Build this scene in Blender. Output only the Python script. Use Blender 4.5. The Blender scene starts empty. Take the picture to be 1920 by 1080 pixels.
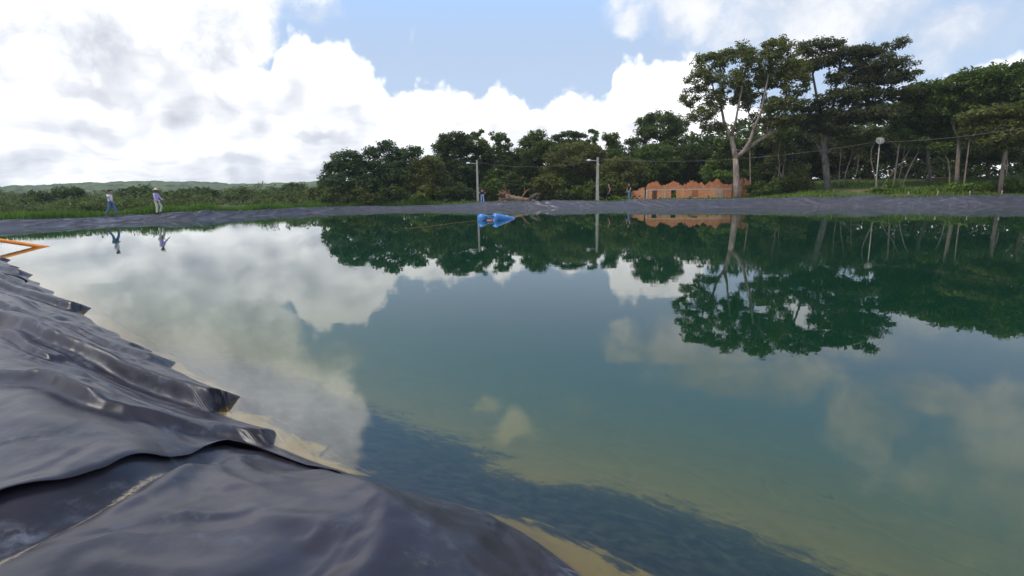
import bpy, math, random
import numpy as np
R = math.radians
random.seed(4); rng = np.random.default_rng(4)
scene = bpy.context.scene
COL = scene.collection

# ------------------------------------------------------------------ camera
CAM_H = 1.95
F_PX = 1045.0
PITCH = math.atan(190 / F_PX)
ROLL = R(1.0)
_f = np.array([0, math.cos(PITCH), -math.sin(PITCH)])
_r0 = np.array([1.0, 0, 0]); _u0 = np.cross(_r0, _f)
_r = math.cos(ROLL) * _r0 - math.sin(ROLL) * _u0
_u = math.sin(ROLL) * _r0 + math.cos(ROLL) * _u0
cam_d = bpy.data.cameras.new('camera'); cam = bpy.data.objects.new('camera', cam_d); COL.objects.link(cam)
cam_d.sensor_fit = 'HORIZONTAL'; cam_d.sensor_width = 36.0
cam_d.lens = 36.0 * F_PX / 1920; cam_d.clip_end = 6000; cam_d.clip_start = 0.05
from mathutils import Matrix, Vector
cam.matrix_world = Matrix(((_r[0], _u[0], -_f[0], 0), (_r[1], _u[1], -_f[1], 0), (_r[2], _u[2], -_f[2], CAM_H), (0, 0, 0, 1)))
scene.camera = cam

def ray(x, y):
    d = _f * F_PX + _r * (x - 960) + _u * (540 - y)
    return d / np.linalg.norm(d)
def azel(x, y):
    d = ray(x, y)
    return math.degrees(math.atan2(d[0], d[1])), math.degrees(math.asin(d[2]))
def at(x, y, D):
    """point seen in direction of photo pixel x, y at horizontal distance D metres"""
    d = ray(x, y); k = D / math.hypot(d[0], d[1])
    return np.array([0, 0, CAM_H]) + d * k
def atz(x, y, z=0.0):
    d = ray(x, y); k = (z - CAM_H) / d[2]
    return np.array([0, 0, CAM_H]) + d * k

# ------------------------------------------------------------------ node helper
class NB:
    def __init__(s, tree): s.t = tree; s.n = tree.nodes; s.l = tree.links
    def put(s, sock, v):
        if v is None: return
        if isinstance(v, bpy.types.NodeSocket): s.l.new(v, sock)
        else:
            if sock.type == 'RGBA' and len(v) == 3: v = (*v, 1)
            sock.default_value = v
    def m(s, op, a, b=None, c=None, clamp=False):
        n = s.n.new('ShaderNodeMath'); n.operation = op; n.use_clamp = clamp
        for i, v in enumerate((a, b, c)): s.put(n.inputs[i], v)
        return n.outputs[0]
    def v(s, op, a, b=None, sc=None):
        n = s.n.new('ShaderNodeVectorMath'); n.operation = op
        s.put(n.inputs[0], a); s.put(n.inputs[1], b)
        if sc is not None: s.put(n.inputs['Scale'], sc)
        return n.outputs['Value'] if op in ('LENGTH', 'DISTANCE', 'DOT_PRODUCT') else n.outputs[0]
    def mr(s, x, a, b, c=0.0, d=1.0, smooth=True):
        n = s.n.new('ShaderNodeMapRange'); n.interpolation_type = 'SMOOTHSTEP' if smooth else 'LINEAR'
        for i, v in enumerate((x, a, b, c, d)): s.put(n.inputs[i], v)
        return n.outputs[0]
    def noise(s, vec, scale, detail=3, rough=.5, dist=0, col=False):
        n = s.n.new('ShaderNodeTexNoise')
        s.put(n.inputs['Vector'], vec); n.inputs['Scale'].default_value = scale
        n.inputs['Detail'].default_value = detail; n.inputs['Roughness'].default_value = rough
        n.inputs['Distortion'].default_value = dist
        return n.outputs['Color' if col else 'Fac']
    def voro(s, vec, scale, feature='F1', out='Distance', smooth=.3, rand=1.0):
        n = s.n.new('ShaderNodeTexVoronoi'); n.feature = feature
        s.put(n.inputs['Vector'], vec); n.inputs['Scale'].default_value = scale
        n.inputs['Randomness'].default_value = rand
        if feature == 'SMOOTH_F1': n.inputs['Smoothness'].default_value = smooth
        return n.outputs[out]
    def mix(s, f, a, b):
        n = s.n.new('ShaderNodeMix'); n.data_type = 'RGBA'
        s.put(n.inputs[0], f); s.put(n.inputs[6], a); s.put(n.inputs[7], b)
        return n.outputs[2]
    def xyz(s, v):
        n = s.n.new('ShaderNodeSeparateXYZ'); s.put(n.inputs[0], v); return n.outputs
    def comb(s, x, y, z):
        n = s.n.new('ShaderNodeCombineXYZ')
        for i, v in enumerate((x, y, z)): s.put(n.inputs[i], v)
        return n.outputs[0]
    def curve(s, x, pts):
        n = s.n.new('ShaderNodeFloatCurve'); s.put(n.inputs['Value'], x)
        c = n.mapping.curves[0]
        while len(c.points) < len(pts): c.points.new(.5, .5)
        for p, (a, b) in zip(c.points, pts): p.location = (a, b); p.handle_type = 'AUTO_CLAMPED'
        n.mapping.update()
        return n.outputs[0]
    def geo(s, out='Position'): return s.n.new('ShaderNodeNewGeometry').outputs[out]
    def attr(s, name, out='Fac'):
        n = s.n.new('ShaderNodeAttribute'); n.attribute_name = name; return n.outputs[out]
    def bump(s, h, strength=.5, dist=.02, normal=None):
        n = s.n.new('ShaderNodeBump'); n.inputs['Strength'].default_value = strength
        n.inputs['Distance'].default_value = dist; s.put(n.inputs['Height'], h)
        if normal is not None: s.put(n.inputs['Normal'], normal)
        return n.outputs[0]

# ------------------------------------------------------------------ sun, sky and clouds
SUN_EL, SUN_AZ = 56.0, -112.0            # azimuth from +Y, positive to the right
world = bpy.data.worlds.new('World'); scene.world = world; world.use_nodes = True
wt = world.node_tree; wt.nodes.clear(); W = NB(wt)
def build_sky():
    sky = wt.nodes.new('ShaderNodeTexSky'); sky.sky_type = 'NISHITA'; sky.sun_disc = False
    sky.sun_elevation = R(SUN_EL); sky.sun_rotation = R(SUN_AZ)
    sky.air_density = 1.0; sky.dust_density = 1.6; sky.ozone_density = 1.5
    D = W.v('NORMALIZE', wt.nodes.new('ShaderNodeTexCoord').outputs['Generated'])
    X, Y, Z = W.xyz(D)
    az = W.m('MULTIPLY', W.m('ARCTAN2', X, Y), 180 / math.pi)
    el = W.m('MULTIPLY', W.m('ARCSINE', Z), 180 / math.pi)
    wn = W.v('SUBTRACT', W.noise(D, 9, 4, .55, col=True), (.5, .5, .5))
    Dw = W.v('ADD', D, W.v('SCALE', wn, sc=.055))
    def billow(v):
        a = W.voro(v, 13); b = W.voro(v, 31)
        x = W.m('MULTIPLY_ADD', a, -.55, 1.0); return W.m('MULTIPLY_ADD', b, -.33, x)
    bA = billow(Dw)
    b0 = W.m('MULTIPLY_ADD', W.voro(Dw, 72), -.22, bA)
    b1 = billow(W.v('ADD', Dw, (-.016, -.004, .022)))
    fb = W.noise(Dw, 7, 6, .6)
    fb2 = W.noise(W.v('MULTIPLY', Dw, (1, 1, 2.6)), 6, 4, .55)
    # blobs: soft ellipses in (azimuth, elevation)
    aw = W.m('ADD', az, W.m('MULTIPLY', W.xyz(wn)[0], 6.0)); ew = W.m('ADD', el, W.m('MULTIPLY', W.xyz(wn)[2], 6.0))
    pol = W.comb(aw, ew, 0.0)
    def blobs(lst):
        acc = None
        for (px, py, rx, ry, s) in lst:
            a, e = azel(px, py); e = abs(e); k = 57.3 / F_PX
            ra, re = rx * k, ry * k
            v = W.v('MULTIPLY', pol, (1 / ra, 1 / re, 0))
            d = W.v('DISTANCE', v, (a / ra, e / re, 0))
            g = W.mr(d, 1.5, .25, 0, s)
            acc = g if acc is None else W.m('MAXIMUM', acc, g)
        return acc
    def edge(mask, n, lo, hi, k=1.0):
        return W.mr(W.m('ADD', mask, W.m('MULTIPLY', W.m('SUBTRACT', n, .5), k)), lo, hi)
    # --- high thin deck
    thin = blobs([(560, 10, 95, 45, .75), (1190, 46, 45, 24, .8), (1290, 84, 40, 22, .6), (1330, 10, 160, 50, .95), (1520, 30, 190, 60, 1.0),
                  (1640, 20, 120, 50, .85), (1880, 30, 110, 45, .62), (1545, 70, 90, 40, .9), (1800, 60, 110, 50, .8), (1740, 120, 60, 30, .7), (1690, 150, 40, 30, .7), (1360, 715, 165, 55, .95), (1480, 700, 110, 42, .9), (1620, 780, 80, 62, .85),
                  (1780, 742, 150, 45, .82), (1930, 930, 190, 120, 1.0), (900, 752, 36, 18, .72), (965, 805, 48, 32, .82),
                  (1090, 755, 40, 20, .6), (1180, 650, 44, 24, .8), (1240, 790, 40, 22, .5), (772, 55, 14, 22, .5), (1760, 590, 90, 30, .6)])
    far = W.mr(el, 42, 58, 0, .44)                      # scattered cloud overhead and behind
    side = W.mr(W.m('ABSOLUTE', az), 50, 65, 0, .62)
    thin = W.m('MAXIMUM', thin, W.m('MAXIMUM', far, side))
    a_thin = W.m('MULTIPLY', edge(thin, fb, .34, 1.10, 2.0), .9)
    # --- main cumulus bank: outline of the tops by azimuth
    tops = [(-60, 18), (-50, 16)] + [(azel(x, y)[0], azel(x, y)[1]) for x, y in
            [(0, 110), (110, 120), (170, 112), (215, 88), (270, 74), (292, 48), (325, 50), (345, 90), (420, 98), (450, 118), (500, 128), (514, 96), (535, 64), (562, 44), (600, 72),
             (640, 60), (668, 92), (692, 124), (735, 164), (765, 168), (775, 152), (806, 138), (860, 152), (905, 160), (932, 140), (952, 148), (976, 186), (1010, 202), (1040, 180),
             (1075, 172), (1130, 178), (1152, 132), (1190, 106), (1214, 120), (1245, 108), (1290, 104), (1340, 150), (1420, 190), (1560, 215), (1660, 200), (1715, 176), (1750, 150), (1790, 128), (1830, 104), (1872, 86), (1925, 70), (1990, 90)]] + [(54, 7), (60, 8)]
    T = W.m('MULTIPLY', W.curve(W.mr(az, -60, 60, 0, 1, smooth=False), [((a + 60) / 120, e / 25) for a, e in tops]), 25)
    dens = W.m('ADD', W.m('MULTIPLY', W.m('SUBTRACT', T, el), .55), W.m('MULTIPLY', W.m('ADD', W.m('SUBTRACT', b0, .52), W.m('MULTIPLY', W.m('SUBTRACT', fb, .5), .5)), 2.1))
    a_cum = W.mr(dens, -.18, .40)
    # --- near grey deck, top left and overhead left
    deck = blobs([(60, 10, 260, 90, 1.0), (250, 40, 200, 55, .95), (400, 55, 110, 70, 1.0), (300, 15, 200, 50, 1.0), (90, 120, 150, 50, .7),
                  (140, 690, 300, 95, .9), (330, 760, 300, 120, 1.0), (560, 790, 130, 100, 1.0), (420, 640, 150, 60, .9), (610, 850, 70, 60, .9), (120, 900, 300, 200, 1.0)])
    a_deck = W.m('MULTIPLY', edge(deck, fb, .34, .66, 1.1), .96)
    scud = blobs([(166, 158, 55, 18, 1), (385, 208, 60, 24, .9), (330, 224, 40, 14, .8), (420, 195, 22, 22, .8), (195, 240, 45, 24, .8), (320, 262, 30, 9, .8), (580, 246, 60, 9, .75), (120, 275, 100, 14, .7),
                  (290, 290, 110, 10, .75), (450, 312, 110, 14, .85), (60, 300, 90, 20, .6), (720, 232, 60, 16, .45), (70, 100, 90, 30, .55), (870, 262, 60, 14, .4)])
    a_scud = W.m('MULTIPLY', edge(scud, fb2, .25, 1.15, 2.4), .62)
    # --- colours
    relief = W.m('SUBTRACT', bA, b1)
    big = W.noise(W.v('MULTIPLY', Dw, (1, 1, 2.2)), 4.2, 4, .55)
    lit = W.m('ADD', W.m('MULTIPLY_ADD', relief, 1.1, .74), W.m('MULTIPLY', W.m('SUBTRACT', big, .48), 1.7))
    core = W.mr(W.m('SUBTRACT', T, el), 0, 6, .28, 0)            # tops catch the sun
    lit = W.m('ADD', lit, core)
    streak = W.noise(W.v('MULTIPLY', Dw, (1, 1, 6.0)), 4.0, 4, .55)
    lowg = W.m('MULTIPLY', W.mr(el, 1, 12, 1, 0), W.m('MULTIPLY_ADD', W.mr(streak, .38, .62), -.55, .08))
    lowg = W.m('MULTIPLY', lowg, W.mr(az, -8, 14, 1, .35))
    left = W.m('MULTIPLY', W.mr(az, -22, -8, 1, 0), W.mr(W.noise(Dw, 3.1, 4, .6), .36, .62, .06, -.14))
    lit = W.m('ADD', W.m('ADD', lit, left), lowg, clamp=True)
    c_cum = W.mix(lit, (.66, .69, .77), (1.42, 1.42, 1.42))
    c_deck = W.mix(W.mr(fb, .34, .66), (.66, .69, .77), (1.38, 1.38, 1.38))
    c_thin = W.mix(W.mr(fb, .4, .7), (.74, .79, .88), (1.12, 1.12, 1.14))
    base = W.v('SCALE', sky.outputs[0], sc=1.0)
    # pale tropical haze low in the blue
    K = 1 / SKY_K
    def up(c): return W.v('SCALE', c, sc=K)
    c = base
    c = W.mix(W.mr(el, 0, 45, .85, .35), c, up((.59, .735, .97)))
    c = W.mix(W.m('MULTIPLY', W.mr(el, 11, 25, 0, .85), W.mr(el, 30, 48, 1, .15)), c, up((.44, .80, 1.42)))          # deeper blue overhead
    c = W.mix(a_thin, c, up(W.v('SCALE', c_thin, sc=W.mr(el, 16, 26, 1, 1.5))))
    c = W.mix(a_cum, c, up(c_cum))
    c = W.mix(a_deck, c, up(W.v('SCALE', c_deck, sc=W.mr(el, 13, 23, 1, 2.0))))      # the sunlit deck overhead is brighter than the bank below it
    c = W.mix(a_scud, c, up((.56, .59, .68)))
    c = W.mix(W.mr(el, 0.0, -1.2), c, up((.30, .32, .30)))
    bg = wt.nodes.new('ShaderNodeBackground'); bg.inputs['Strength'].default_value = SKY_K
    wt.links.new(c, bg.inputs['Color'])
    wt.links.new(bg.outputs[0], wt.nodes.new('ShaderNodeOutputWorld').inputs['Surface'])
SKY_K = 0.13
build_sky()
world.cycles.sampling_method = 'MANUAL'; world.cycles.sample_map_resolution = 512
sun_d = bpy.data.lights.new('sun', 'SUN'); sun = bpy.data.objects.new('sun', sun_d); COL.objects.link(sun)
sun_d.energy = 2.6; sun_d.angle = R(14); sun_d.color = (1.0, .95, .87)
_sd = Vector((math.sin(R(SUN_AZ)) * math.cos(R(SUN_EL)), math.cos(R(SUN_AZ)) * math.cos(R(SUN_EL)), math.sin(R(SUN_EL))))
sun.rotation_euler = _sd.to_track_quat('Z', 'Y').to_euler(); sun.location = (-40, 10, 60)
vs = scene.view_settings; vs.view_transform = 'Standard'; vs.look = 'None'; vs.exposure = 0.0; vs.gamma = 1.0; vs.use_curve_mapping = False
scene.render.engine = 'CYCLES'
cy = scene.cycles; cy.use_denoising = True; cy.max_bounces = 8; cy.transparent_max_bounces = 12; cy.volume_bounces = 0; cy.diffuse_bounces = 3; cy.glossy_bounces = 3
cy.sample_clamp_indirect = 6

# ------------------------------------------------------------------ mesh helpers
def tag(o, label=None, cat=None, group=None, kind=None):
    if label: o['label'] = label
    if cat: o['category'] = cat
    if group: o['group'] = group
    if kind: o['kind'] = kind
    return o
def mesh_obj(name, verts, faces, mat=None, parent=None, smooth=False):
    me = bpy.data.meshes.new(name)
    verts = np.asarray(verts, dtype=np.float32)
    if isinstance(faces, np.ndarray):
        n, k = faces.shape
        me.vertices.add(len(verts)); me.vertices.foreach_set('co', verts.ravel())
        me.loops.add(n * k); me.loops.foreach_set('vertex_index', faces.astype(np.int32).ravel())
        me.polygons.add(n); me.polygons.foreach_set('loop_start', np.arange(0, n * k, k, dtype=np.int32))
        me.update(calc_edges=True)
    else:
        me.from_pydata([tuple(map(float, v)) for v in verts], [], faces)
    me.validate()
    if smooth: me.polygons.foreach_set('use_smooth', np.ones(len(me.polygons), dtype=bool))
    o = bpy.data.objects.new(name, me); COL.objects.link(o)
    for m_ in (mat if isinstance(mat, (list, tuple)) else [mat]):
        if m_ is not None: me.materials.append(m_)
    if parent is not None: o.parent = parent
    return o
def empty(name, loc, rz=0):
    o = bpy.data.objects.new(name, None); COL.objects.link(o)
    o.location = tuple(map(float, loc)); o.rotation_euler = (0, 0, rz); o.empty_display_size = .3
    return o
def grid_faces(nu, nv):
    i = np.arange(nu - 1)[:, None] * nv + np.arange(nv - 1)[None, :]
    return np.stack([i, i + nv, i + nv + 1, i + 1], -1).reshape(-1, 4)
def hash2(ix, iy, seed=0):
    h = (ix.astype(np.int64) * 374761393 + iy.astype(np.int64) * 668265263 + seed * 974634777) & 0xffffffff
    h = ((h ^ (h >> 13)) * 1274126177) & 0xffffffff
    return ((h ^ (h >> 16)) & 0xffff) / 65535.0
def vnoise(x, y, seed=0):
    x = np.asarray(x, float); y = np.asarray(y, float)
    ix = np.floor(x); iy = np.floor(y); fx = x - ix; fy = y - iy
    fx = fx * fx * fx * (fx * (fx * 6 - 15) + 10); fy = fy * fy * fy * (fy * (fy * 6 - 15) + 10)
    a = hash2(ix, iy, seed); b = hash2(ix + 1, iy, seed); c = hash2(ix, iy + 1, seed); d = hash2(ix + 1, iy + 1, seed)
    return a + (b - a) * fx + (c - a) * fy + (a - b - c + d) * fx * fy
def fbm(x, y, oct=4, seed=0, g=.5):
    s = 0; a = 1; t = 0
    for k in range(oct):
        s = s + a * vnoise(x * 2 ** k + 17.3 * k, y * 2 ** k - 9.1 * k, seed + k); t += a; a *= g
    return s / t
def sstep(x, a, b):
    t = np.clip((x - a) / (b - a), 0, 1); return t * t * (3 - 2 * t)

# ------------------------------------------------------------------ materials
def new_mat(name):
    m_ = bpy.data.materials.new(name); m_.use_nodes = True; m_.node_tree.nodes.clear()
    n = NB(m_.node_tree); out = n.n.new('ShaderNodeOutputMaterial')
    return m_, n, out
def principled(n, out, base, rough=.6, spec=.5, normal=None, metal=0.0, **kw):
    p = n.n.new('ShaderNodeBsdfPrincipled')
    n.put(p.inputs['Base Color'], base); n.put(p.inputs['Roughness'], rough); n.put(p.inputs['Specular IOR Level'], spec)
    n.put(p.inputs['Metallic'], metal)
    if normal is not None: n.put(p.inputs['Normal'], normal)
    n.l.new(p.outputs[0], out.inputs['Surface'])
    return p
def mat_simple(name, col, rough=.6, var=.25, scale=6.0, spec=.5, bump=.0):
    m_, n, out = new_mat(name)
    P = n.n.new('ShaderNodeTexCoord').outputs['Object']
    f = n.noise(P, scale, 5, .6)
    c = n.mix(n.mr(f, .25, .75), tuple(v * (1 - var) for v in col), tuple(min(1, v * (1 + var)) for v in col))
    nor = n.bump(n.noise(P, scale * 4, 4), bump, .02) if bump else None
    principled(n, out, c, rough, spec, nor)
    return m_
def mat_liner():
    m_, n, out = new_mat('black_plastic_liner')
    P = n.geo(); t = n.attr('inshore')          # metres outward from the waterline, negative under water
    # plastic with dust and water marks
    d1 = n.noise(n.v('MULTIPLY', P, (1, 1, 2)), 2.3, 6, .62, .6); d2 = n.noise(P, 11, 5, .65, .8); d3 = n.noise(P, 60, 3, .6)
    dust = n.m('MULTIPLY', n.mr(d1, .46, .74), n.mr(d2, .40, .70))
    base = n.mix(n.mr(n.noise(P, 1.1, 3), .3, .7), (.015, .013, .018), (.028, .024, .033))
    base = n.mix(n.m('MULTIPLY', dust, .50), base, (.19, .215, .27))
    tan = n.m('MULTIPLY', n.mr(n.noise(P, 3.1, 5, .6, .4), .60, .78), n.mr(d3, .4, .65))
    base = n.mix(n.m('MULTIPLY', tan, .35), base, (.26, .22, .15))
    tl = n.m('ABSOLUTE', n.m('SUBTRACT', n.attr('along'), n.m('MULTIPLY_ADD', t, -.62, 2.775)))      # dirt washed into the trough by the seam
    dirt = n.m('MULTIPLY', n.m('MULTIPLY', n.mr(n.m('ADD', tl, n.m('MULTIPLY', n.noise(P, 14, 4, .7), .10)), .055, .095, 1, 0), n.mr(t, .55, .8)), n.mr(d3, .35, .6))
    base = n.mix(n.m('MULTIPLY', dirt, .8), base, (.34, .28, .19))
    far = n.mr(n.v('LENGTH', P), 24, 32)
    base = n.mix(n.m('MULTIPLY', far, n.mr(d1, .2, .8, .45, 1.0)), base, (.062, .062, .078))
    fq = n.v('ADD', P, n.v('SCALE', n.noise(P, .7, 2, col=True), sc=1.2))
    crl = n.mr(n.voro(n.v('MULTIPLY', fq, (1, 1, 2.2)), 1.15, 'DISTANCE_TO_EDGE'), .0, .06, .22, 0)            # glints on the far creases, painted in as pale lines
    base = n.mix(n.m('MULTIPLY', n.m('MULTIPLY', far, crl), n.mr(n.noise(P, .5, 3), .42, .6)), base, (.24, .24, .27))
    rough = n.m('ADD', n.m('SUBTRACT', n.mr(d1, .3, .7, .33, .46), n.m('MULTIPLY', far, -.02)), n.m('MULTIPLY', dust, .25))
    # silt under water: pale strip at the edge, bare dark band, silt again deeper
    fl = n.v('MULTIPLY', P, (1, 1, 0))
    wob = n.m('MULTIPLY', n.m('SUBTRACT', n.noise(fl, 1.15, 6, .66), .5), 1.0)
    fine = n.noise(n.v('MULTIPLY', P, (1, 1, 0)), 8, 7, .72, .6)
    streaks = n.noise(n.v('MULTIPLY', n.comb(n.m('ADD', n.xyz(P)[0], n.xyz(P)[1]), n.m('SUBTRACT', n.xyz(P)[0], n.xyz(P)[1]), 0.0), (2.2, .45, 1)), 2.2, 6, .7, .3)
    al = n.attr('along')
    gap = n.m('MULTIPLY', n.mr(al, .75, 1.15, 0, 1), n.mr(al, 1.5, 1.95, 1, 0))
    tw = n.m('ADD', n.m('ADD', t, n.m('SUBTRACT', n.mr(al, .2, 1.0, .34, .08), n.m('MULTIPLY', gap, .45))), n.m('ADD', wob, n.m('MULTIPLY', n.m('SUBTRACT', streaks, .5), .9)))
    band = n.m('MULTIPLY', n.mr(tw, -.55, -.05, 1, 0), n.mr(tw, -2.7, -1.2, 0, 1))
    band = n.m('MULTIPLY', band, n.mr(n.attr('along'), 4.5, 9, 1, .35))
    band = n.mr(n.m('ADD', band, n.m('MULTIPLY', n.m('SUBTRACT', fine, .5), 1.7)), .22, .80)
    crk = n.m('ABSOLUTE', n.m('SUBTRACT', n.m('FRACT', n.m('ADD', n.m('ADD', n.m('MULTIPLY', n.attr('along'), .62), n.m('MULTIPLY', t, .22)), n.m('MULTIPLY', n.noise(fl, .9, 4, .6), 1.1))), .5))
    crk = n.m('ADD', crk, n.mr(n.noise(fl, 1.7, 2), .48, .60, .05, 0))
    silt = n.mix(n.noise(P, 3, 6, .65), (.21, .145, .045), (.32, .235, .085))
    silt = n.mix(n.m('MULTIPLY', n.mr(fine, .55, .75), .5), silt, (.06, .06, .055))
    bare = n.mix(n.mr(fine, .35, .7), (.010, .016, .030), (.060, .066, .060))
    under = n.mix(band, silt, bare)
    under = n.mix(n.mr(crk, .0, .016, .7, 0), under, (.018, .022, .030))
    wet = n.mr(n.xyz(P)[2], -.015, .012, 1, 0)
    wet = n.m('MULTIPLY', wet, n.mr(far, 0, 1, 1, .25))
    base = n.mix(wet, base, under)
    rough = n.m('MAXIMUM', rough, n.m('MULTIPLY', wet, .7))
    fold = n.voro(n.v('MULTIPLY', n.v('ADD', P, n.v('SCALE', n.noise(P, .7, 2, col=True), sc=1.2)), (1, 1, 1)), 1.0, 'DISTANCE_TO_EDGE')
    nor = n.bump(n.mr(fold, 0, .10), .25, .03)
    nor = n.bump(n.noise(P, 5, 4, .5), .10, .05, nor)
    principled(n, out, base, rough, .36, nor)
    return m_
M = {}
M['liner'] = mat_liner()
def mat_water():
    m_, n, out = new_mat('pond_water')
    P = n.geo()
    w1 = n.noise(n.v('MULTIPLY', P, (.8, 2.2, 1)), .55, 3, .5); w2 = n.noise(n.v('MULTIPLY', P, (1, 2.5, 1)), 3.0, 2, .5)
    calm = n.mr(n.noise(P, .07, 2), .40, .66)
    h = n.m('ADD', n.m('MULTIPLY', w1, .5), n.m('MULTIPLY', n.m('MULTIPLY', w2, calm), .28))
    nor = n.bump(h, .05, .05)
    fr = n.n.new('ShaderNodeFresnel'); fr.inputs['IOR'].default_value = 1.333; n.l.new(nor, fr.inputs['Normal'])
    g = n.n.new('ShaderNodeBsdfGlossy'); g.inputs['Roughness'].default_value = 0.0; n.l.new(nor, g.inputs['Normal'])
    g.inputs['Color'].default_value = (1, 1, 1, 1)
    t = n.n.new('ShaderNodeBsdfTransparent')
    mx = n.n.new('ShaderNodeMixShader'); n.l.new(fr.outputs[0], mx.inputs[0]); n.l.new(t.outputs[0], mx.inputs[1]); n.l.new(g.outputs[0], mx.inputs[2])
    n.l.new(mx.outputs[0], out.inputs['Surface'])
    va = n.n.new('ShaderNodeVolumeAbsorption'); va.inputs['Color'].default_value = (.42, .68, .40, 1); va.inputs['Density'].default_value = .46
    vsn = n.n.new('ShaderNodeVolumeScatter'); vsn.inputs['Color'].default_value = (.10, .49, .45, 1); vsn.inputs['Density'].default_value = .080; vsn.inputs['Anisotropy'].default_value = .2
    ad = n.n.new('ShaderNodeAddShader'); n.l.new(va.outputs[0], ad.inputs[0]); n.l.new(vsn.outputs[0], ad.inputs[1])
    n.l.new(ad.outputs[0], out.inputs['Volume'])
    return m_
M['water'] = mat_water()

# ------------------------------------------------------------------ pond outline
SH = [(14, -11), (9, -6.6), (4.5, -2.0), (2.2, .45), (.9, 1.75), (.2, 2.45), (-.3, 2.88), (-.79, 3.22), (-1.36, 3.60), (-1.93, 4.05), (-2.76, 4.74), (-4.0, 5.9), (-7.4, 9.1), (-11, 12.5),
      (-15.4, 16.7), (-21, 22), (-27, 27), (-30.8, 30.2), (-30.6, 32.4), (-28.3, 34.9), (-26.8, 37.6), (-22.5, 41), (-16.4, 50.0), (-13.2, 51.4), (-7.7, 51.5), (.1, 51), (7.5, 48.8), (19.2, 45.7),
      (34.5, 39.2), (42, 36.2), (44.5, 30), (36, 8), (27, -6), (20, -11)]
def catmull(pts, step, closed=True):
    pts = np.array(pts, float); n = len(pts); out = []
    for i in range(n if closed else n - 1):
        p0, p1, p2, p3 = (pts[(i + k) % n] if closed else pts[min(max(i + k, 0), n - 1)] for k in (-1, 0, 1, 2))
        L = np.linalg.norm(p2 - p1); k = max(2, int(L / step((p1 + p2) / 2))) if callable(step) else max(2, int(L / step))
        # centripetal parameterisation
        t0 = 0; t1 = t0 + max(1e-6, np.linalg.norm(p1 - p0)) ** .5; t2 = t1 + np.linalg.norm(p2 - p1) ** .5; t3 = t2 + max(1e-6, np.linalg.norm(p3 - p2)) ** .5
        t = np.linspace(t1, t2, k, endpoint=False)[:, None]
        A1 = (t1 - t) / (t1 - t0) * p0 + (t - t0) / (t1 - t0) * p1; A2 = (t2 - t) / (t2 - t1) * p1 + (t - t1) / (t2 - t1) * p2; A3 = (t3 - t) / (t3 - t2) * p2 + (t - t2) / (t3 - t2) * p3
        B1 = (t2 - t) / (t2 - t0) * A1 + (t - t0) / (t2 - t0) * A2; B2 = (t3 - t) / (t3 - t1) * A2 + (t - t1) / (t3 - t1) * A3
        out.append((t2 - t) / (t2 - t1) * B1 + (t - t1) / (t2 - t1) * B2)
    return np.concatenate(out)
def sstepper(p):
    d = math.hypot(p[0], p[1]); return min(.16, max(.022, d * .0045))
SHORE = catmull(SH, sstepper)
COARSE = catmull(SH, 1.0)
def sdist(x, y):
    """signed distance to the waterline: positive on land"""
    P = np.stack([np.ravel(x), np.ravel(y)], -1); best = np.full(len(P), 1e9); inside = np.zeros(len(P), bool)
    A = COARSE; B = np.roll(COARSE, -1, 0)
    for a, b in zip(A, B):
        ab = b - a; t = np.clip(((P - a) @ ab) / (ab @ ab), 0, 1)
        d = np.hypot(*(P - a - t[:, None] * ab).T); best = np.minimum(best, d)
        c = ((a[1] > P[:, 1]) != (b[1] > P[:, 1]))
        xi = a[0] + (P[:, 1] - a[1]) / (b[1] - a[1] + 1e-12) * ab[0]
        inside ^= c & (P[:, 0] < xi)
    return np.where(inside, -best, best).reshape(np.shape(x))
def crest(x, y):
    far = np.interp(x, [-31, -27.5, -23, -20, -16.4, -8, -3, 8, 15.6, 36], [.50, .38, .38, .31, .29, .42, .50, .53, .65, .71])
    return np.where(np.hypot(x, y) < 22, .50, far)
def profile(t, cr):
    """bank height against outward distance t"""
    under = -3.8 * (1 - np.exp(np.minimum(t, 0) * .40 / 3.8))
    return np.where(t < 0, under, cr * sstep(t, -.12, 1.25) - cr * float(sstep(np.array(0.), -.12, 1.25)) * (1 - sstep(t, 0, 1.25)))
def land(x, y, t):
    """lie of the land beyond the bank"""
    left = .05; right = .75 + .075 * np.clip(t - 2, 0, 18)
    z = left + (right - left) * sstep(x, 15, 29)
    z = z + (fbm(x * .12, y * .12, 3, 5) - .5) * .5 * sstep(t, 3, 12)
    near = np.hypot(x, y) < 20
    return np.where(near, .5, z)
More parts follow.
